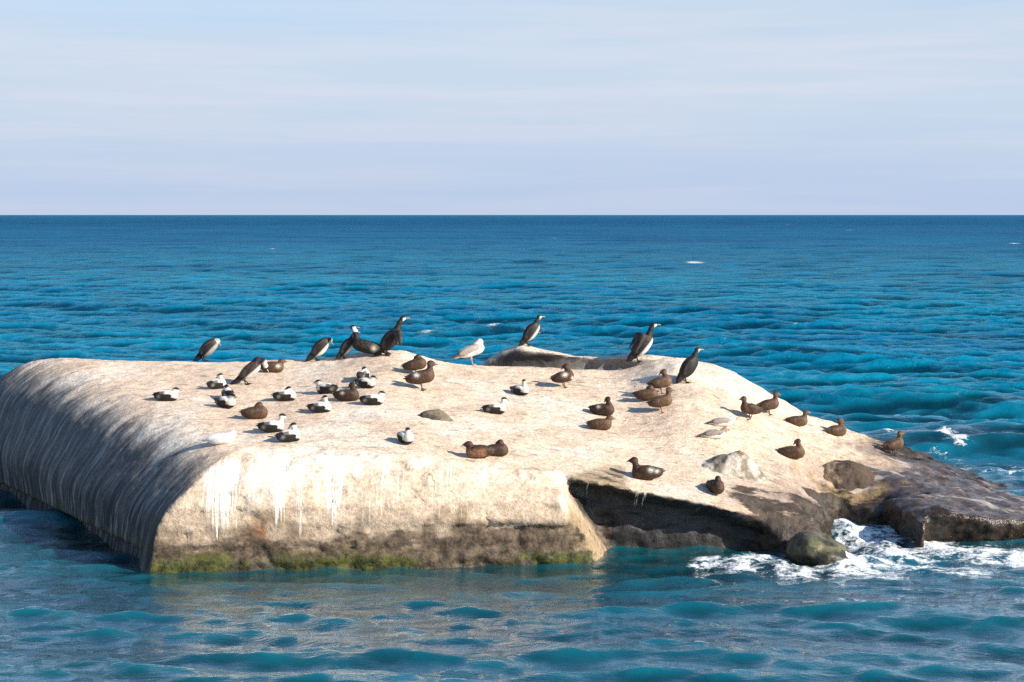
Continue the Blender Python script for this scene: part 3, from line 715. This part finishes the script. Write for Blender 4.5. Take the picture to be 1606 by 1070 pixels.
def head_parts(root, hc, hr, yaw, pitch, bill, billcol, eye_out=0.85):
    Rm = R3(yaw, pitch); hc = np.array(hc)
    tf = lambda pts: [hc + Rm @ np.array(p) for p in pts]
    L, w0, kind = bill
    x0 = hr[0] * 0.72
    if kind == 'wedge':      # long sloping eider bill
        pts = [(x0 - .03, 0, 0.012), (x0 + L * .25, 0, 0.002), (x0 + L * .65, 0, -.014), (x0 + L, 0, -.022)]; rd = [(w0 * .9, w0 * 1.1), (w0 * .8, w0 * .85), (w0 * .72, w0 * .5), (w0 * .45, w0 * .25)]
    elif kind == 'hook':     # cormorant
        pts = [(x0 - .02, 0, -.004), (x0 + L * .4, 0, -.006), (x0 + L * .85, 0, -.006), (x0 + L, 0, -.018)]; rd = [w0, w0 * .75, w0 * .55, w0 * .3]
    else:                    # gull
        pts = [(x0 - .02, 0, -.004), (x0 + L * .5, 0, -.006), (x0 + L * .85, 0, -.010), (x0 + L, 0, -.020)]; rd = [(w0 * .8, w0), (w0 * .65, w0 * .95), (w0 * .55, w0 * .9), w0 * .3]
    V, Q = tube(tf(pts), rd, 7); py_obj('bill', V, Q, flat('bill_' + '%02x%02x%02x' % tuple(int(255 * c) for c in billcol), billcol, .4), root)
    for s_ in (-1, 1):
        c = hc + Rm @ np.array((hr[0] * .38, s_ * hr[1] * .88, hr[2] * .22))
        V, Q = [], []
        for i in range(4):
            for j in range(7):
                a = math.pi * (i + .5) / 4; b_ = 2 * math.pi * j / 7
                V.append(c + .0075 * np.array((math.sin(a) * math.cos(b_), math.sin(a) * math.sin(b_), math.cos(a))))
        for i in range(3):
            for j in range(7): Q.append((i * 7 + j, i * 7 + (j + 1) % 7, (i + 1) * 7 + (j + 1) % 7, (i + 1) * 7 + j))
        Q += [tuple(range(7)), tuple(range(21, 28))]
        py_obj('eye', V, Q, flat('eye', (.01, .008, .006), .15), root)

SK = {'male': dict(white=(.66, .63, .58), black=(.012, .011, .010), cream=(.58, .47, .37), nape=(.45, .52, .36)),
      'female': dict(a=(.058, .031, .018), b=(.016, .010, .008), c=(.125, .068, .038))}

def colour_duck(sex, V, kinds, lift, hc, hyaw, seed, tone=1.0):
    x, y, z = V.T; z0 = z - lift
    nz = fbm(x * 14 + seed, y * 14, z * 14, 3, 201)
    col = np.zeros((len(V), 3)); bar = np.zeros(len(V))
    if sex == 'male':
        p = SK['male']
        col[:] = p['black']
        bodyk = (kinds == 'body') | (kinds == 'breast') | (kinds == 'wing')
        back = smooth(z0 - (0.168 - 0.10 * smooth(x, .06, .2)) + 0.012 * nz, -0.012, 0.012) * smooth(x + 0.01 * nz, -0.19, -0.16) * (bodyk)
        col = blend(p['black'], p['white'], back) if True else col
        br = (kinds == 'breast') | (kinds == 'neck')
        m = np.where(br, smooth(z0 + 0.1 * x, 0.085, 0.12), 0)
        col = col * (1 - m[:, None]) + np.array(p['cream']) * 0.55 * m[:, None] + np.array(p['white']) * 0.45 * m[:, None]
        wing = (kinds == 'wing') * smooth(-x - 0.05, -.03, .04) * smooth(np.abs(y) - .06, -.02, .02)
        col = col * (1 - .85 * wing[:, None]) + np.array(p['black']) * .85 * wing[:, None]
        spot = .35 * np.exp(-(((x + .20) / .04) ** 2 + ((z0 - .11) / .035) ** 2))
        col = col * (1 - spot[:, None]) + np.array(p['white']) * spot[:, None]
        hd = kinds == 'head'
        q = (V - hc) @ R3(hyaw, 0)
        cap = smooth(q[:, 2] - .012 + .25 * q[:, 0] * (q[:, 0] > 0) + 0.005 * nz, -.008, .008)
        hcol = blend(p['white'], p['black'], cap); hcol = hcol * (1 - .5 * ((q[:, 0] < -.03) & (q[:, 2] < .015))[:, None]) + .5 * np.array(p['nape']) * ((q[:, 0] < -.03) & (q[:, 2] < .015))[:, None]
        col[hd] = hcol[hd]
        tl = kinds == 'tail'; col[tl] = p['black']
    else:
        p = SK['female']
        col = blend(p['a'], p['b'], smooth(nz + .35 * (kinds == 'wing') + 2.0 * np.maximum(0, -x - .05), 0.0, 0.4))
        lite = smooth(nz, -.6, -.2) * .6 + .5 * ((kinds == 'head') | (kinds == 'breast'))
        col = col * (1 - np.clip(lite, 0, 1)[:, None]) + np.array(p['c']) * np.clip(lite, 0, 1)[:, None]
        q = (V - hc)
        cap = (kinds == 'head') * smooth(q[:, 2], .005, .03) * .5
        col = col * (1 - cap[:, None]) + np.array(p['b']) * cap[:, None]
        wb = (kinds == 'wing') * np.exp(-((x + .10) / .012) ** 2) * smooth(.19 + lift - z, 0, .03) * .12
        col = col * (1 - wb[:, None]) + np.array((.5, .45, .4)) * wb[:, None]
        sc_ = np.sin(x * 95 + 2 * np.sin(y * 60)) * np.sin(z * 80 + x * 20)
        col *= (1 - .38 * smooth(sc_, -.1, .5) * (kinds != 'head'))[:, None]
        col *= tone * 1.0; bar[:] = .9
    return col, bar

GROUPS = {'male': 'black and white drake eiders resting on the slab', 'female': 'brown ducks on the slab', 'corm': 'cormorants on the slab', 'gull': 'gulls on the slab'}
def root_at(name, px, py, heading, label, cat, group, scale=1.0, sink=0.0):
    g = ground(px, py)
    r = bpy.data.objects.new(name, None); C.objects.link(r)
    r.location = (g.x, g.y, g.z - sink); r.rotation_euler.z = rad(heading); s_ = scale * (1.16 if name == 'cormorant' else 0.87 if name == 'eider_duck' else 0.95 if name == 'brown_duck' else 1.0)
    r.scale = (s_, s_ * 1.04, s_ * 1.16) if cat == 'duck' else (s_, s_, s_)
    return tag(r, label, cat, group)

def duck(sex, px, py, heading, label, pose='lie', head='up', hyaw=0.0, scale=1.0, white=None, tone=1.0, seed=None, wings=None, leg=(.10, .085, .05), flank=None):
    """pose lie / stand; head up / low / tuck / back / preen"""
    seed = px * 0.37 if seed is None else seed
    root = root_at('eider_duck' if sex == 'male' else 'brown_duck', px, py, heading, label, 'duck', GROUPS[sex], scale, sink=0.012 if pose == 'lie' else 0.0)
    L = 0.0 if pose == 'lie' else 0.10
    pt = 0.0 if pose == 'lie' else 0.16
    b = Bird(); ry = lambda x, z: (x * math.cos(pt) - z * math.sin(pt), 0, z * math.cos(pt) + x * math.sin(pt) + L)
    def P_(x, y, z): q = ry(x, z - .12); return (q[0], y, q[2] + .12)
    b.ell(P_(-.02, 0, .118), (.235, .128, .115), 'body', pitch=pt)
    b.ell(P_(.13, 0, .115), (.125, .115, .112), 'breast', pitch=pt)
    b.ell(P_(-.16, 0, .125), (.15, .085, .075), 'body', pitch=pt + .1)
    b.cap(P_(-.22, 0, .135), P_(-.36, 0, .15), .05, .012, 'tail', flat_=1.8)
    for s_ in (-1, 1):
        b.ell(P_(-.06, s_ * .085, .15), (.20, .052, .072), 'wing', yaw=s_ * .10, pitch=pt + .08, k=.012)
        b.cap(P_(-.20, s_ * .05, .175), P_(-.335, s_ * .02, .175), .026, .006, 'tail', k=.015)
    if wings == 'spread':
        for s_ in (-1, 1):
            b.cap(P_(.04, s_ * .12, .17), P_(-.02, s_ * .30, .12), .045, .035, 'wing', flat_=1.4)
            b.cap(P_(-.02, s_ * .28, .12), P_(-.12, s_ * .46, .06), .045, .012, 'wing', flat_=1.8)
            b.cap(P_(-.08, s_ * .24, .11), P_(-.17, s_ * .40, .05), .04, .012, 'wing', flat_=1.8)
    hr = (.075, .053, .055); hp = 0
    if head == 'up':
        nb = P_(.17, 0, .17); hc = np.array(P_(.21, 0, .305)); b.cap(nb, hc - (.01, 0, .03), .072, .048, 'neck'); hd = hyaw
    elif head == 'low':
        nb = P_(.17, 0, .15); hc = np.array(P_(.205, 0, .238)); b.cap(nb, hc - (.02, 0, .02), .076, .06, 'neck'); hd = hyaw
    elif head == 'tuck':     # bill under the shoulder feathers
        nb = P_(.13, 0, .17); hc = np.array(P_(.075, .015, .255)); b.cap(nb, hc, .07, .05, 'neck'); hd = math.pi * .94; hp = -.30
    elif head == 'back':     # looking back along the flank, head still high
        nb = P_(.15, 0, .18); hc = np.array(P_(.10, .02, .315)); b.cap(nb, hc - (0, 0, .03), .062, .045, 'neck'); hd = math.pi * .82 if hyaw == 0 else hyaw; hp = -.35
    else:                    # preen: head bowed to the breast
        nb = P_(.17, 0, .19); mid = np.array(P_(.25, 0, .26)); hc = np.array(P_(.285, .03, .19)); b.cap(nb, mid, .06, .045, 'neck'); b.cap(mid, hc, .045, .04, 'neck'); hd = math.pi * .7; hp = -.5
    b.ell(hc, hr, 'head', yaw=hd, pitch=hp, k=.025)
    fr = np.array((math.cos(hd), math.sin(hd), 0)) ; b.cap(hc + fr * .03, hc + fr * .075 - (0, 0, .012), .036, .026, 'head', k=.02)
    V, Q, kinds = b.skin(0.0125)
    V[:, 2] = np.maximum(V[:, 2], 0.0) if pose == 'lie' else V[:, 2]
    col, bar = colour_duck(sex, V, kinds, L, hc, hd, seed, tone)
    if white:   # pale wing or rump patches seen on some brown birds
        for (wx, wz, wr, a_) in white:
            m = np.exp(-(((V[:, 0] - wx) / wr) ** 2 + ((V[:, 2] - L - wz) / (wr * .7)) ** 2)) * a_
            col = col * (1 - m[:, None]) + np.array((.66, .62, .56)) * m[:, None]
    if flank:
        m = (smooth(np.abs(V[:, 1]), .05, .10) * smooth(.19 - V[:, 2], 0, .04) * smooth(V[:, 0], -.2, -.1) * (kinds != 'head'))[:, None]; col = col * (1 - m) + np.array(flank) * m
    mesh_obj('body', V, Q, MAT_PL, root, attrs={'col': col, 'bar': bar})
    head_parts(root, hc, hr, hd, hp, (.085, .026, 'wedge'), (.20, .19, .10) if sex == 'male' else (.10, .09, .07))
    for s_ in (-1, 1) if pose != 'lie' else ():
        f = np.array((.015 + .02 * s_, s_ * .055, 0.0))
        V, Q = foot_leg((-.02, s_ * .055, .16), (-.005, s_ * .055, .09), f, .010, .075)
        py_obj('leg', V, Q, flat('leg_%d' % int(leg[0] * 100), leg), root)
    return root

def cormorant(px, py, heading, label, pose='upright', scale=1.0, hyaw=0.0, wings=None, face=1.0, belly=0.0, tone=1.0, head_cream=0.0):
    root = root_at('cormorant', px, py, heading, label, 'cormorant', GROUPS['corm'], scale)
    b = Bird(); hp = .05; hd = hyaw
    hr = (.058, .036, .040)
    if pose in ('upright', 'hunch', 'alert'):
        a = {'upright': 0.92, 'hunch': 0.80, 'alert': 0.86}[pose]
        u = np.array((math.cos(a), 0, math.sin(a))); n_ = np.array((-math.sin(a), 0, math.cos(a)))
        o = np.array((-.03, 0, .13)); W = lambda t, s_, v=0: tuple(o + u * t + n_ * v + np.array((0, s_, 0)))
        b.ell(W(.20, 0, 0), (.235, .135, .138), 'body', pitch=a)
        b.ell(W(.31, 0, -.02), (.13, .095, .095), 'breast', pitch=a)
        b.cap(W(.02, 0), W(-.20, 0, .01), .06, .035, 'tail', flat_=1.0)
        for s_ in (-1, 1):
            b.ell(W(.21, s_ * .085, .03), (.21, .035, .075), 'wing', pitch=a, k=.012)
            b.cap(W(.08, s_ * .06, .05), W(-.13, s_ * .025, .055), .035, .01, 'tail', k=.015)
        if pose == 'hunch':
            hc = np.array(W(.44, 0, -.035)); b.cap(W(.36, 0, 0), hc, .075, .05, 'neck')
            hp = -.9; hd = hyaw
        elif pose == 'upright':
            n1 = np.array(W(.46, 0, .03)); hc = n1 + np.array((.055, 0, .10)); b.cap(W(.36, 0, 0), n1, .07, .05, 'neck'); b.cap(n1, hc, .048, .036, 'neck')
        else:
            n1 = np.array(W(.44, 0, .03)); n2 = n1 + np.array((.035, 0, .10)); hc = n2 + np.array((.055, 0, .075)); b.cap(W(.34, 0, 0), n1, .075, .055, 'neck'); b.cap(n1, n2, .055, .04, 'neck'); b.cap(n2, hc, .04, .034, 'neck')
    elif pose == 'preen':     # back arched, neck curved down to the breast
        a = .7; u = np.array((math.cos(a), 0, math.sin(a))); n_ = np.array((-math.sin(a), 0, math.cos(a)))
        o = np.array((-.06, 0, .14)); W = lambda t, s_, v=0: tuple(o + u * t + n_ * v + np.array((0, s_, 0)))
        b.ell(W(.19, 0), (.235, .11, .115), 'body', pitch=a); b.ell(W(.29, 0, -.02), (.12, .1, .1), 'breast', pitch=a)
        b.cap(W(.0, 0), W(-.22, 0, .02), .06, .03, 'tail')
        for s_ in (-1, 1): b.ell(W(.19, s_ * .085, .03), (.21, .035, .08), 'wing', pitch=a, k=.012)
        n1 = np.array(W(.42, 0, .05)); n2 = n1 + (.12, 0, -.01); hc = n1 + (.165, 0, -.12)
        b.cap(W(.32, 0, .02), n1, .08, .06, 'neck'); b.cap(n1, n2, .06, .048, 'neck'); b.cap(n2, hc, .046, .04, 'neck'); hp = -1.1; hd = 0
    else:                     # crouched low, belly on the concrete
        a = .22; u = np.array((math.cos(a), 0, math.sin(a))); n_ = np.array((-math.sin(a), 0, math.cos(a)))
        o = np.array((-.2, 0, .12)); W = lambda t, s_, v=0: tuple(o + u * t + n_ * v + np.array((0, s_, 0)))
        b.ell(W(.22, 0), (.26, .12, .115), 'body', pitch=a); b.ell(W(.36, 0, 0), (.12, .10, .10), 'breast', pitch=a)
        b.cap(W(.0, 0), W(-.20, 0, -.03), .07, .03, 'tail', flat_=1.6)
        for s_ in (-1, 1): b.ell(W(.2, s_ * .095, .03), (.23, .035, .08), 'wing', pitch=a, k=.012)
        n1 = np.array(W(.44, 0, .10)); n2 = n1 + (.015, 0, .12); hc = n2 + (.045, 0, .08)
        b.cap(W(.36, 0, .03), n1, .075, .055, 'neck'); b.cap(n1, n2, .052, .040, 'neck'); b.cap(n2, hc, .04, .034, 'neck')
    if wings == 'half':       # wings held away from the body to dry
        W2 = W
        for s_ in (-1, 1):
            sh = np.array(W2(.34, s_ * .08, .03)); wr = sh + np.array((-.10, s_ * .16, .06)); tp = wr + np.array((-.13, s_ * .06, -.24))
            b.cap(sh, wr, .045, .04, 'wing', k=.03); b.cap(wr, tp, .042, .014, 'wing', k=.03)
            b.cap(wr * .6 + sh * .4, tp * .7 + np.array(W2(.0, 0)) * .3 , .05, .015, 'wing', k=.05)
    if wings == 'open':       # one wing drooping forward
        for s_ in (-1, 1):
            sh = np.array(W(.34, s_ * .08, .03)); wr = sh + np.array((.08, s_ * .14, .01)); tp = wr + np.array((.02, s_ * .08, -.20))
            b.cap(sh, wr, .05, .045, 'wing', k=.03); b.cap(wr, tp, .05, .02, 'wing', k=.03); b.cap(sh * .5 + wr * .5, tp - (.07, 0, 0), .05, .02, 'wing', k=.05)
    Rm = R3(hd, hp); b.ell(hc, hr, 'head', yaw=hd, pitch=hp, k=.02)
    V, Q, kinds = b.skin(0.0125); V[:, 2] = np.maximum(V[:, 2], 0.004)
    x, y, z = V.T; nz = fbm(x * 16 + px, y * 16, z * 16, 3, 202)
    dark = np.array((.013, .011, .011)) * tone; brn = np.array((.055, .043, .034)) * tone; wht = np.array((.72, .68, .60))
    col = np.repeat(dark[None], len(V), 0)
    scal = smooth(np.sin(z * 80 + 3 * np.sin(y * 50)) * np.sin(x * 70 + z * 30), -.2, .4)
    m = np.clip((kinds == 'wing') * (.25 + .6 * nz + .7 * scal) + (kinds == 'breast') * .25, 0, 1)[:, None]; col = col * (1 - m) + brn * m
    if belly > 0:
        m = ((kinds == 'breast') | (kinds == 'neck') | (kinds == 'body')) * smooth((V - np.array(W(.25, 0))) @ (-n_), .035, .075) * belly
        col = col * (1 - m[:, None]) + wht * m[:, None]
    q = (V - hc) @ Rm
    m = np.clip(((kinds == 'head') | (kinds == 'neck')) * smooth(q[:, 0], -.012, .018) * smooth(.018 - q[:, 2], 0, .02) * smooth(q[:, 2], -.09, -.06) * face, 0, 1)
    col = col * (1 - m[:, None]) + wht * m[:, None]
    if head_cream: 
        m = ((kinds == 'head') | (kinds == 'neck'))[:, None] * head_cream; col = col * (1 - m) + np.array((.60, .56, .50)) * m
    th = np.exp(-(((x - W(.08, 0)[0]) / .045) ** 2 + ((z - W(.08, 0)[2]) / .05) ** 2)) * (np.abs(y) > .06) * .9 * (px in (577, 600))
    col = col * (1 - th[:, None]) + wht * th[:, None]
    mesh_obj('body', V, Q, MAT_PL, root, attrs={'col': col, 'bar': np.zeros(len(V)) + .15})
    head_parts(root, hc, hr, hd, hp, (.085, .016, 'hook'), (.30, .27, .20))
    if pose != 'crouch':
        for s_ in (-1, 1):
            f = np.array((.035 + .02 * s_, s_ * .055, 0.0)); V, Q = foot_leg((-.0, s_ * .055, .17), (.0, s_ * .055, .07), f, .012, .085)
            py_obj('leg', V, Q, flat('leg_black', (.02, .018, .016)), root)
    return root

def gull(px, py, heading, label, pose='stand', head='up', scale=1.0, mantle=(.36, .34, .32), streak=0.0, hyaw=0.0, headcol=(.74, .72, .69), legc=(.45, .30, .24), dark_tail=0.8):
    root = root_at('gull', px, py, heading, label, 'gull', GROUPS['gull'], scale)
    L = .15 if pose == 'stand' else 0.0; a = .38 if pose == 'stand' else .08
    b = Bird(); u = np.array((math.cos(a), 0, math.sin(a))); n_ = np.array((-math.sin(a), 0, math.cos(a)))
    o = np.array((0, 0, .095 + L)); W = lambda t, s_, v=0: tuple(o + u * t + n_ * v + np.array((0, s_, 0)))
    b.ell(W(0, 0), (.215, .095, .095), 'belly', pitch=a); b.ell(W(.12, 0, -.01), (.12, .09, .09), 'belly', pitch=a)
    b.cap(W(-.15, 0), W(-.30, 0, -.005), .05, .022, 'belly', flat_=1.9)
    for s_ in (-1, 1):
        b.ell(W(-.03, s_ * .062, .035), (.205, .042, .066), 'mantle', yaw=s_ * .06, pitch=a, k=.012)
        b.cap(W(-.18, s_ * .045, .035), W(-.40, s_ * .018, .02), .03, .007, 'tip', k=.015)
    hr = (.066, .048, .052); hd = hyaw; hp = 0
    if head == 'up': nb = W(.17, 0, .03); hc = np.array(nb) + (.055, 0, .10); b.cap(nb, hc, .066, .047, 'hd')
    elif head == 'low': nb = W(.17, 0, .03); hc = np.array(nb) + (.065, 0, .045); b.cap(nb, hc, .07, .052, 'hd')
    else: nb = W(.13, 0, .05); hc = np.array(nb) + (.045, 0, .06); b.cap(nb, hc, .075, .055, 'hd'); hd = 2.7; hp = -.35
    b.ell(hc, hr, 'hd', yaw=hd, pitch=hp, k=.025)
    V, Q, kinds = b.skin(0.0125); V[:, 2] = np.maximum(V[:, 2], 0.0)
    x, y, z = V.T; nz = fbm(x * 18 + px, y * 18, z * 18, 3, 203)
    col = np.repeat(np.array((.72, .70, .67))[None], len(V), 0); hm = kinds == 'hd'; col[hm] = headcol
    mm = kinds == 'mantle'; col[mm] = np.array(mantle)
    tp = kinds == 'tip'; col[tp] = np.array(mantle) * (1 - dark_tail) + np.array((.03, .028, .03)) * dark_tail
    st = np.clip(smooth(nz, .0, .4) * streak * (0.4 + .6 * mm), 0, 1)[:, None]; col = col * (1 - st) + np.array((.19, .15, .12)) * st
    mesh_obj('body', V, Q, MAT_PL, root, attrs={'col': col, 'bar': np.zeros(len(V)) + streak * .3})
    head_parts(root, hc, hr, hd, hp, (.06, .015, 'gull'), (.30, .22, .10) if streak < .3 else (.06, .05, .045))
    if pose == 'stand':
        for s_ in (-1, 1):
            f = np.array((.03 + .015 * s_, s_ * .04, 0.0)); V, Q = foot_leg((-.01, s_ * .04, .20), (.0, s_ * .04, .10), f, .009, .06)
            py_obj('leg', V, Q, flat('leg_gull', legc), root)
    return root

# ---- cormorants
cormorant(318, 567, 4, 'hunched cormorant with pale lowered bill alone on the back left edge of the slab', 'hunch', 1.0, belly=.5, face=1.0, head_cream=.5, tone=1.4)
cormorant(384, 603, 5, 'dark cormorant arching its neck down to a white breast above the drakes', 'preen', 1.0, belly=.9, face=0, tone=1.1)
cormorant(494, 566, 10, 'hunched cormorant with white breast, its head tucked away, left of an upright one', 'hunch', .98, belly=1.0, face=.4, tone=1.5)
cormorant(538, 563, 14, 'cormorant with white breast and short raised head, beside the dark huddle of cormorants', 'upright', .85, belly=.9, face=.2, tone=1.5)
cormorant(577, 559, 176, 'black cormorant with white cheek crouching behind the spread winged one', 'crouch', 1.12, face=1.3, tone=1.0, hyaw=3.0)
cormorant(603, 558, 8, 'tall cormorant with white face and half spread wings in the dark huddle', 'alert', 1.12, wings='open', face=1.3, tone=1.1)
cormorant(826, 542, 12, 'cormorant with white throat perched on the peak of the curved rim', 'upright', .95, belly=.7, face=1.3, tone=1.5)
cormorant(998, 567, 8, 'tall cormorant holding its wings out at the right end of the curved rim', 'alert', 1.12, wings='half', belly=.9, face=1.2, tone=1.3)
cormorant(1073, 600, 20, 'upright dark cormorant with white chin on the pale mound beside brown ducks', 'upright', 1.02, face=1.0, tone=1.25)
# ---- gulls
gull(739, 573, 14, 'large pale grey gull standing hunched at the back edge left of the rim', 'stand', 'tuck', 1.34, mantle=(.36, .32, .28), streak=.25, headcol=(.62, .58, .53))
gull(345, 697, 10, 'bright white gull lying at the front left corner of the slab', 'lie', 'low', 1.05, mantle=(.60, .60, .60), headcol=(.80, .79, .77), dark_tail=.2)
gull(1133, 669, 10, 'grey gull with white head lying right of the brown ducks, farther of two', 'lie', 'low', .95, mantle=(.30, .26, .22), streak=.2)
gull(1121, 688, 14, 'speckled brown grey gull with dark head lying nearer the camera than the white headed gull', 'lie', 'low', .95, mantle=(.25, .20, .17), streak=.7, headcol=(.30, .20, .14))
# ---- drake eiders
M = lambda *a, **k: duck('male', *a, **k)
F_ = lambda *a, **k: duck('female', *a, **k)
M(262, 629, 8, 'drake eider lying by itself at the far left of the flock', head='low')
M(341, 610, 40, 'drake eider half hidden behind two others below the arched cormorant', head='back', scale=.92)
M(357, 626, 110, 'drake eider with broad white back to the camera at the left cluster', head='tuck')
M(354, 639, 330, 'drake eider nearest the camera in the left cluster with a dark flank', head='low', scale=1.02)
M(448, 629, 20, 'drake eider dozing with a turned head right of the left cluster', head='tuck')
M(427, 678, 12, 'drake eider with raised brownish head beside another near the front left', head='up', scale=1.02)
M(454, 693, 30, 'drake eider nearest the front of the left pair, head tucked', head='back', scale=.98)
M(503, 647, 8, 'drake eider lying low with dark flank, nearest in the middle left row', head='back', scale=.96)
M(511, 617, 160, 'drake eider facing left at the left end of the middle row', head='low')
M(585, 635, 8, 'drake eider with white back at the right end of the middle row', head='low')
M(570, 596, 70, 'drake eider behind another at the upper middle, seen from behind', head='tuck', scale=.95)
M(574, 608, 340, 'drake eider in front of its twin at the upper middle', head='low', scale=.95)
M(636, 695, 300, 'drake eider facing the camera alone near the front middle edge', head='tuck')
M(816, 619, 325, 'drake eider dozing alone below the curved rim', head='back', scale=.95)
M(777, 649, 10, 'drake eider sitting alert with raised white neck in the middle of the slab', head='up', scale=.98, hyaw=.2)
# ---- brown ducks
F_(428, 584, 6, 'brown duck lying at the back edge right of the arched cormorant', head='low', white=((.12, .14, .05, .8),))
F_(401, 657, 20, 'dark brown duck dozing between the left cluster and the front pair', head='tuck', tone=.8)
F_(545, 629, 0, 'dark brown duck lying between two drakes in the middle row', head='back', tone=.55, white=((-.1, .17, .04, .6),))
F_(652, 589, 10, 'brown duck standing just behind the larger brown duck at the middle back', pose='stand', head='tuck', tone=.75)
F_(661, 612, 12, 'large dark brown duck standing with pale face at the middle back', pose='stand', head='up', scale=1.18, tone=.75, white=((-.12, .16, .05, .9),))
F_(884, 608, 20, 'dark brown duck with white shoulder standing below the curved rim', pose='stand', head='back', tone=.6, white=((-.02, .17, .06, .9), (.18, .10, .04, .8)))
F_(946, 651, 345, 'blackish duck with white wing spot dozing above a plain brown one', head='back', tone=.55, white=((-.08, .18, .045, .9),))
F_(942, 674, 6, 'plain brown duck lying flat below the blackish one', head='low', tone=1.0, scale=.95)
F_(1037, 617, 10, 'tawny duck standing with tucked head, highest of the three near the mound', pose='stand', head='back', tone=1.35, leg=(.40, .20, .11))
F_(1015, 628, 6, 'grey brown duck lying behind two standing tawny ducks', head='tuck', tone=1.0)
F_(1037, 647, 10, 'tawny duck standing on pink legs, lowest of the three near the mound', pose='stand', head='up', tone=1.25, leg=(.42, .20, .12))
F_(1177, 658, 200, 'dark brown duck standing in front of another at the right', pose='stand', head='up', tone=.7, scale=.95)
F_(1206, 651, 12, 'brown duck standing just right of a darker one under the mound', pose='stand', head='up', tone=.95, scale=.95)
F_(1251, 668, 6, 'brown duck lying at the back right edge of the slab', head='up', tone=1.1, scale=.92)
F_(1313, 684, 30, 'plump brown duck sitting with turned head on the back right edge', head='back', tone=1.05, hyaw=-.5)
F_(1244, 718, 350, 'brown duck sitting with head turned back between the two lumps', head='back', tone=1.1)
F_(1402, 714, 24, 'reddish brown duck standing last on the right before the wet rock', pose='stand', head='up', tone=1.15)
F_(1013, 752, 172, 'dark duck with pale wing feathers and raised head above the dark overhang', head='up', tone=.6, scale=1.1, white=((-.10, .17, .05, .8), (-.2, .15, .04, .7)))
F_(1122, 773, 290, 'very dark brown duck curled up nearest the dark overhang on the right', head='tuck', tone=.55)
F_(751, 718, 176, 'chestnut flanked duck lying flat facing left on the front edge of the slab', head='low', tone=.75, flank=(.27, .13, .07), scale=1.0)
F_(779, 715, 6, 'dark duck lying behind the chestnut flanked one with its head tucked in', head='tuck', tone=.6, scale=.92)
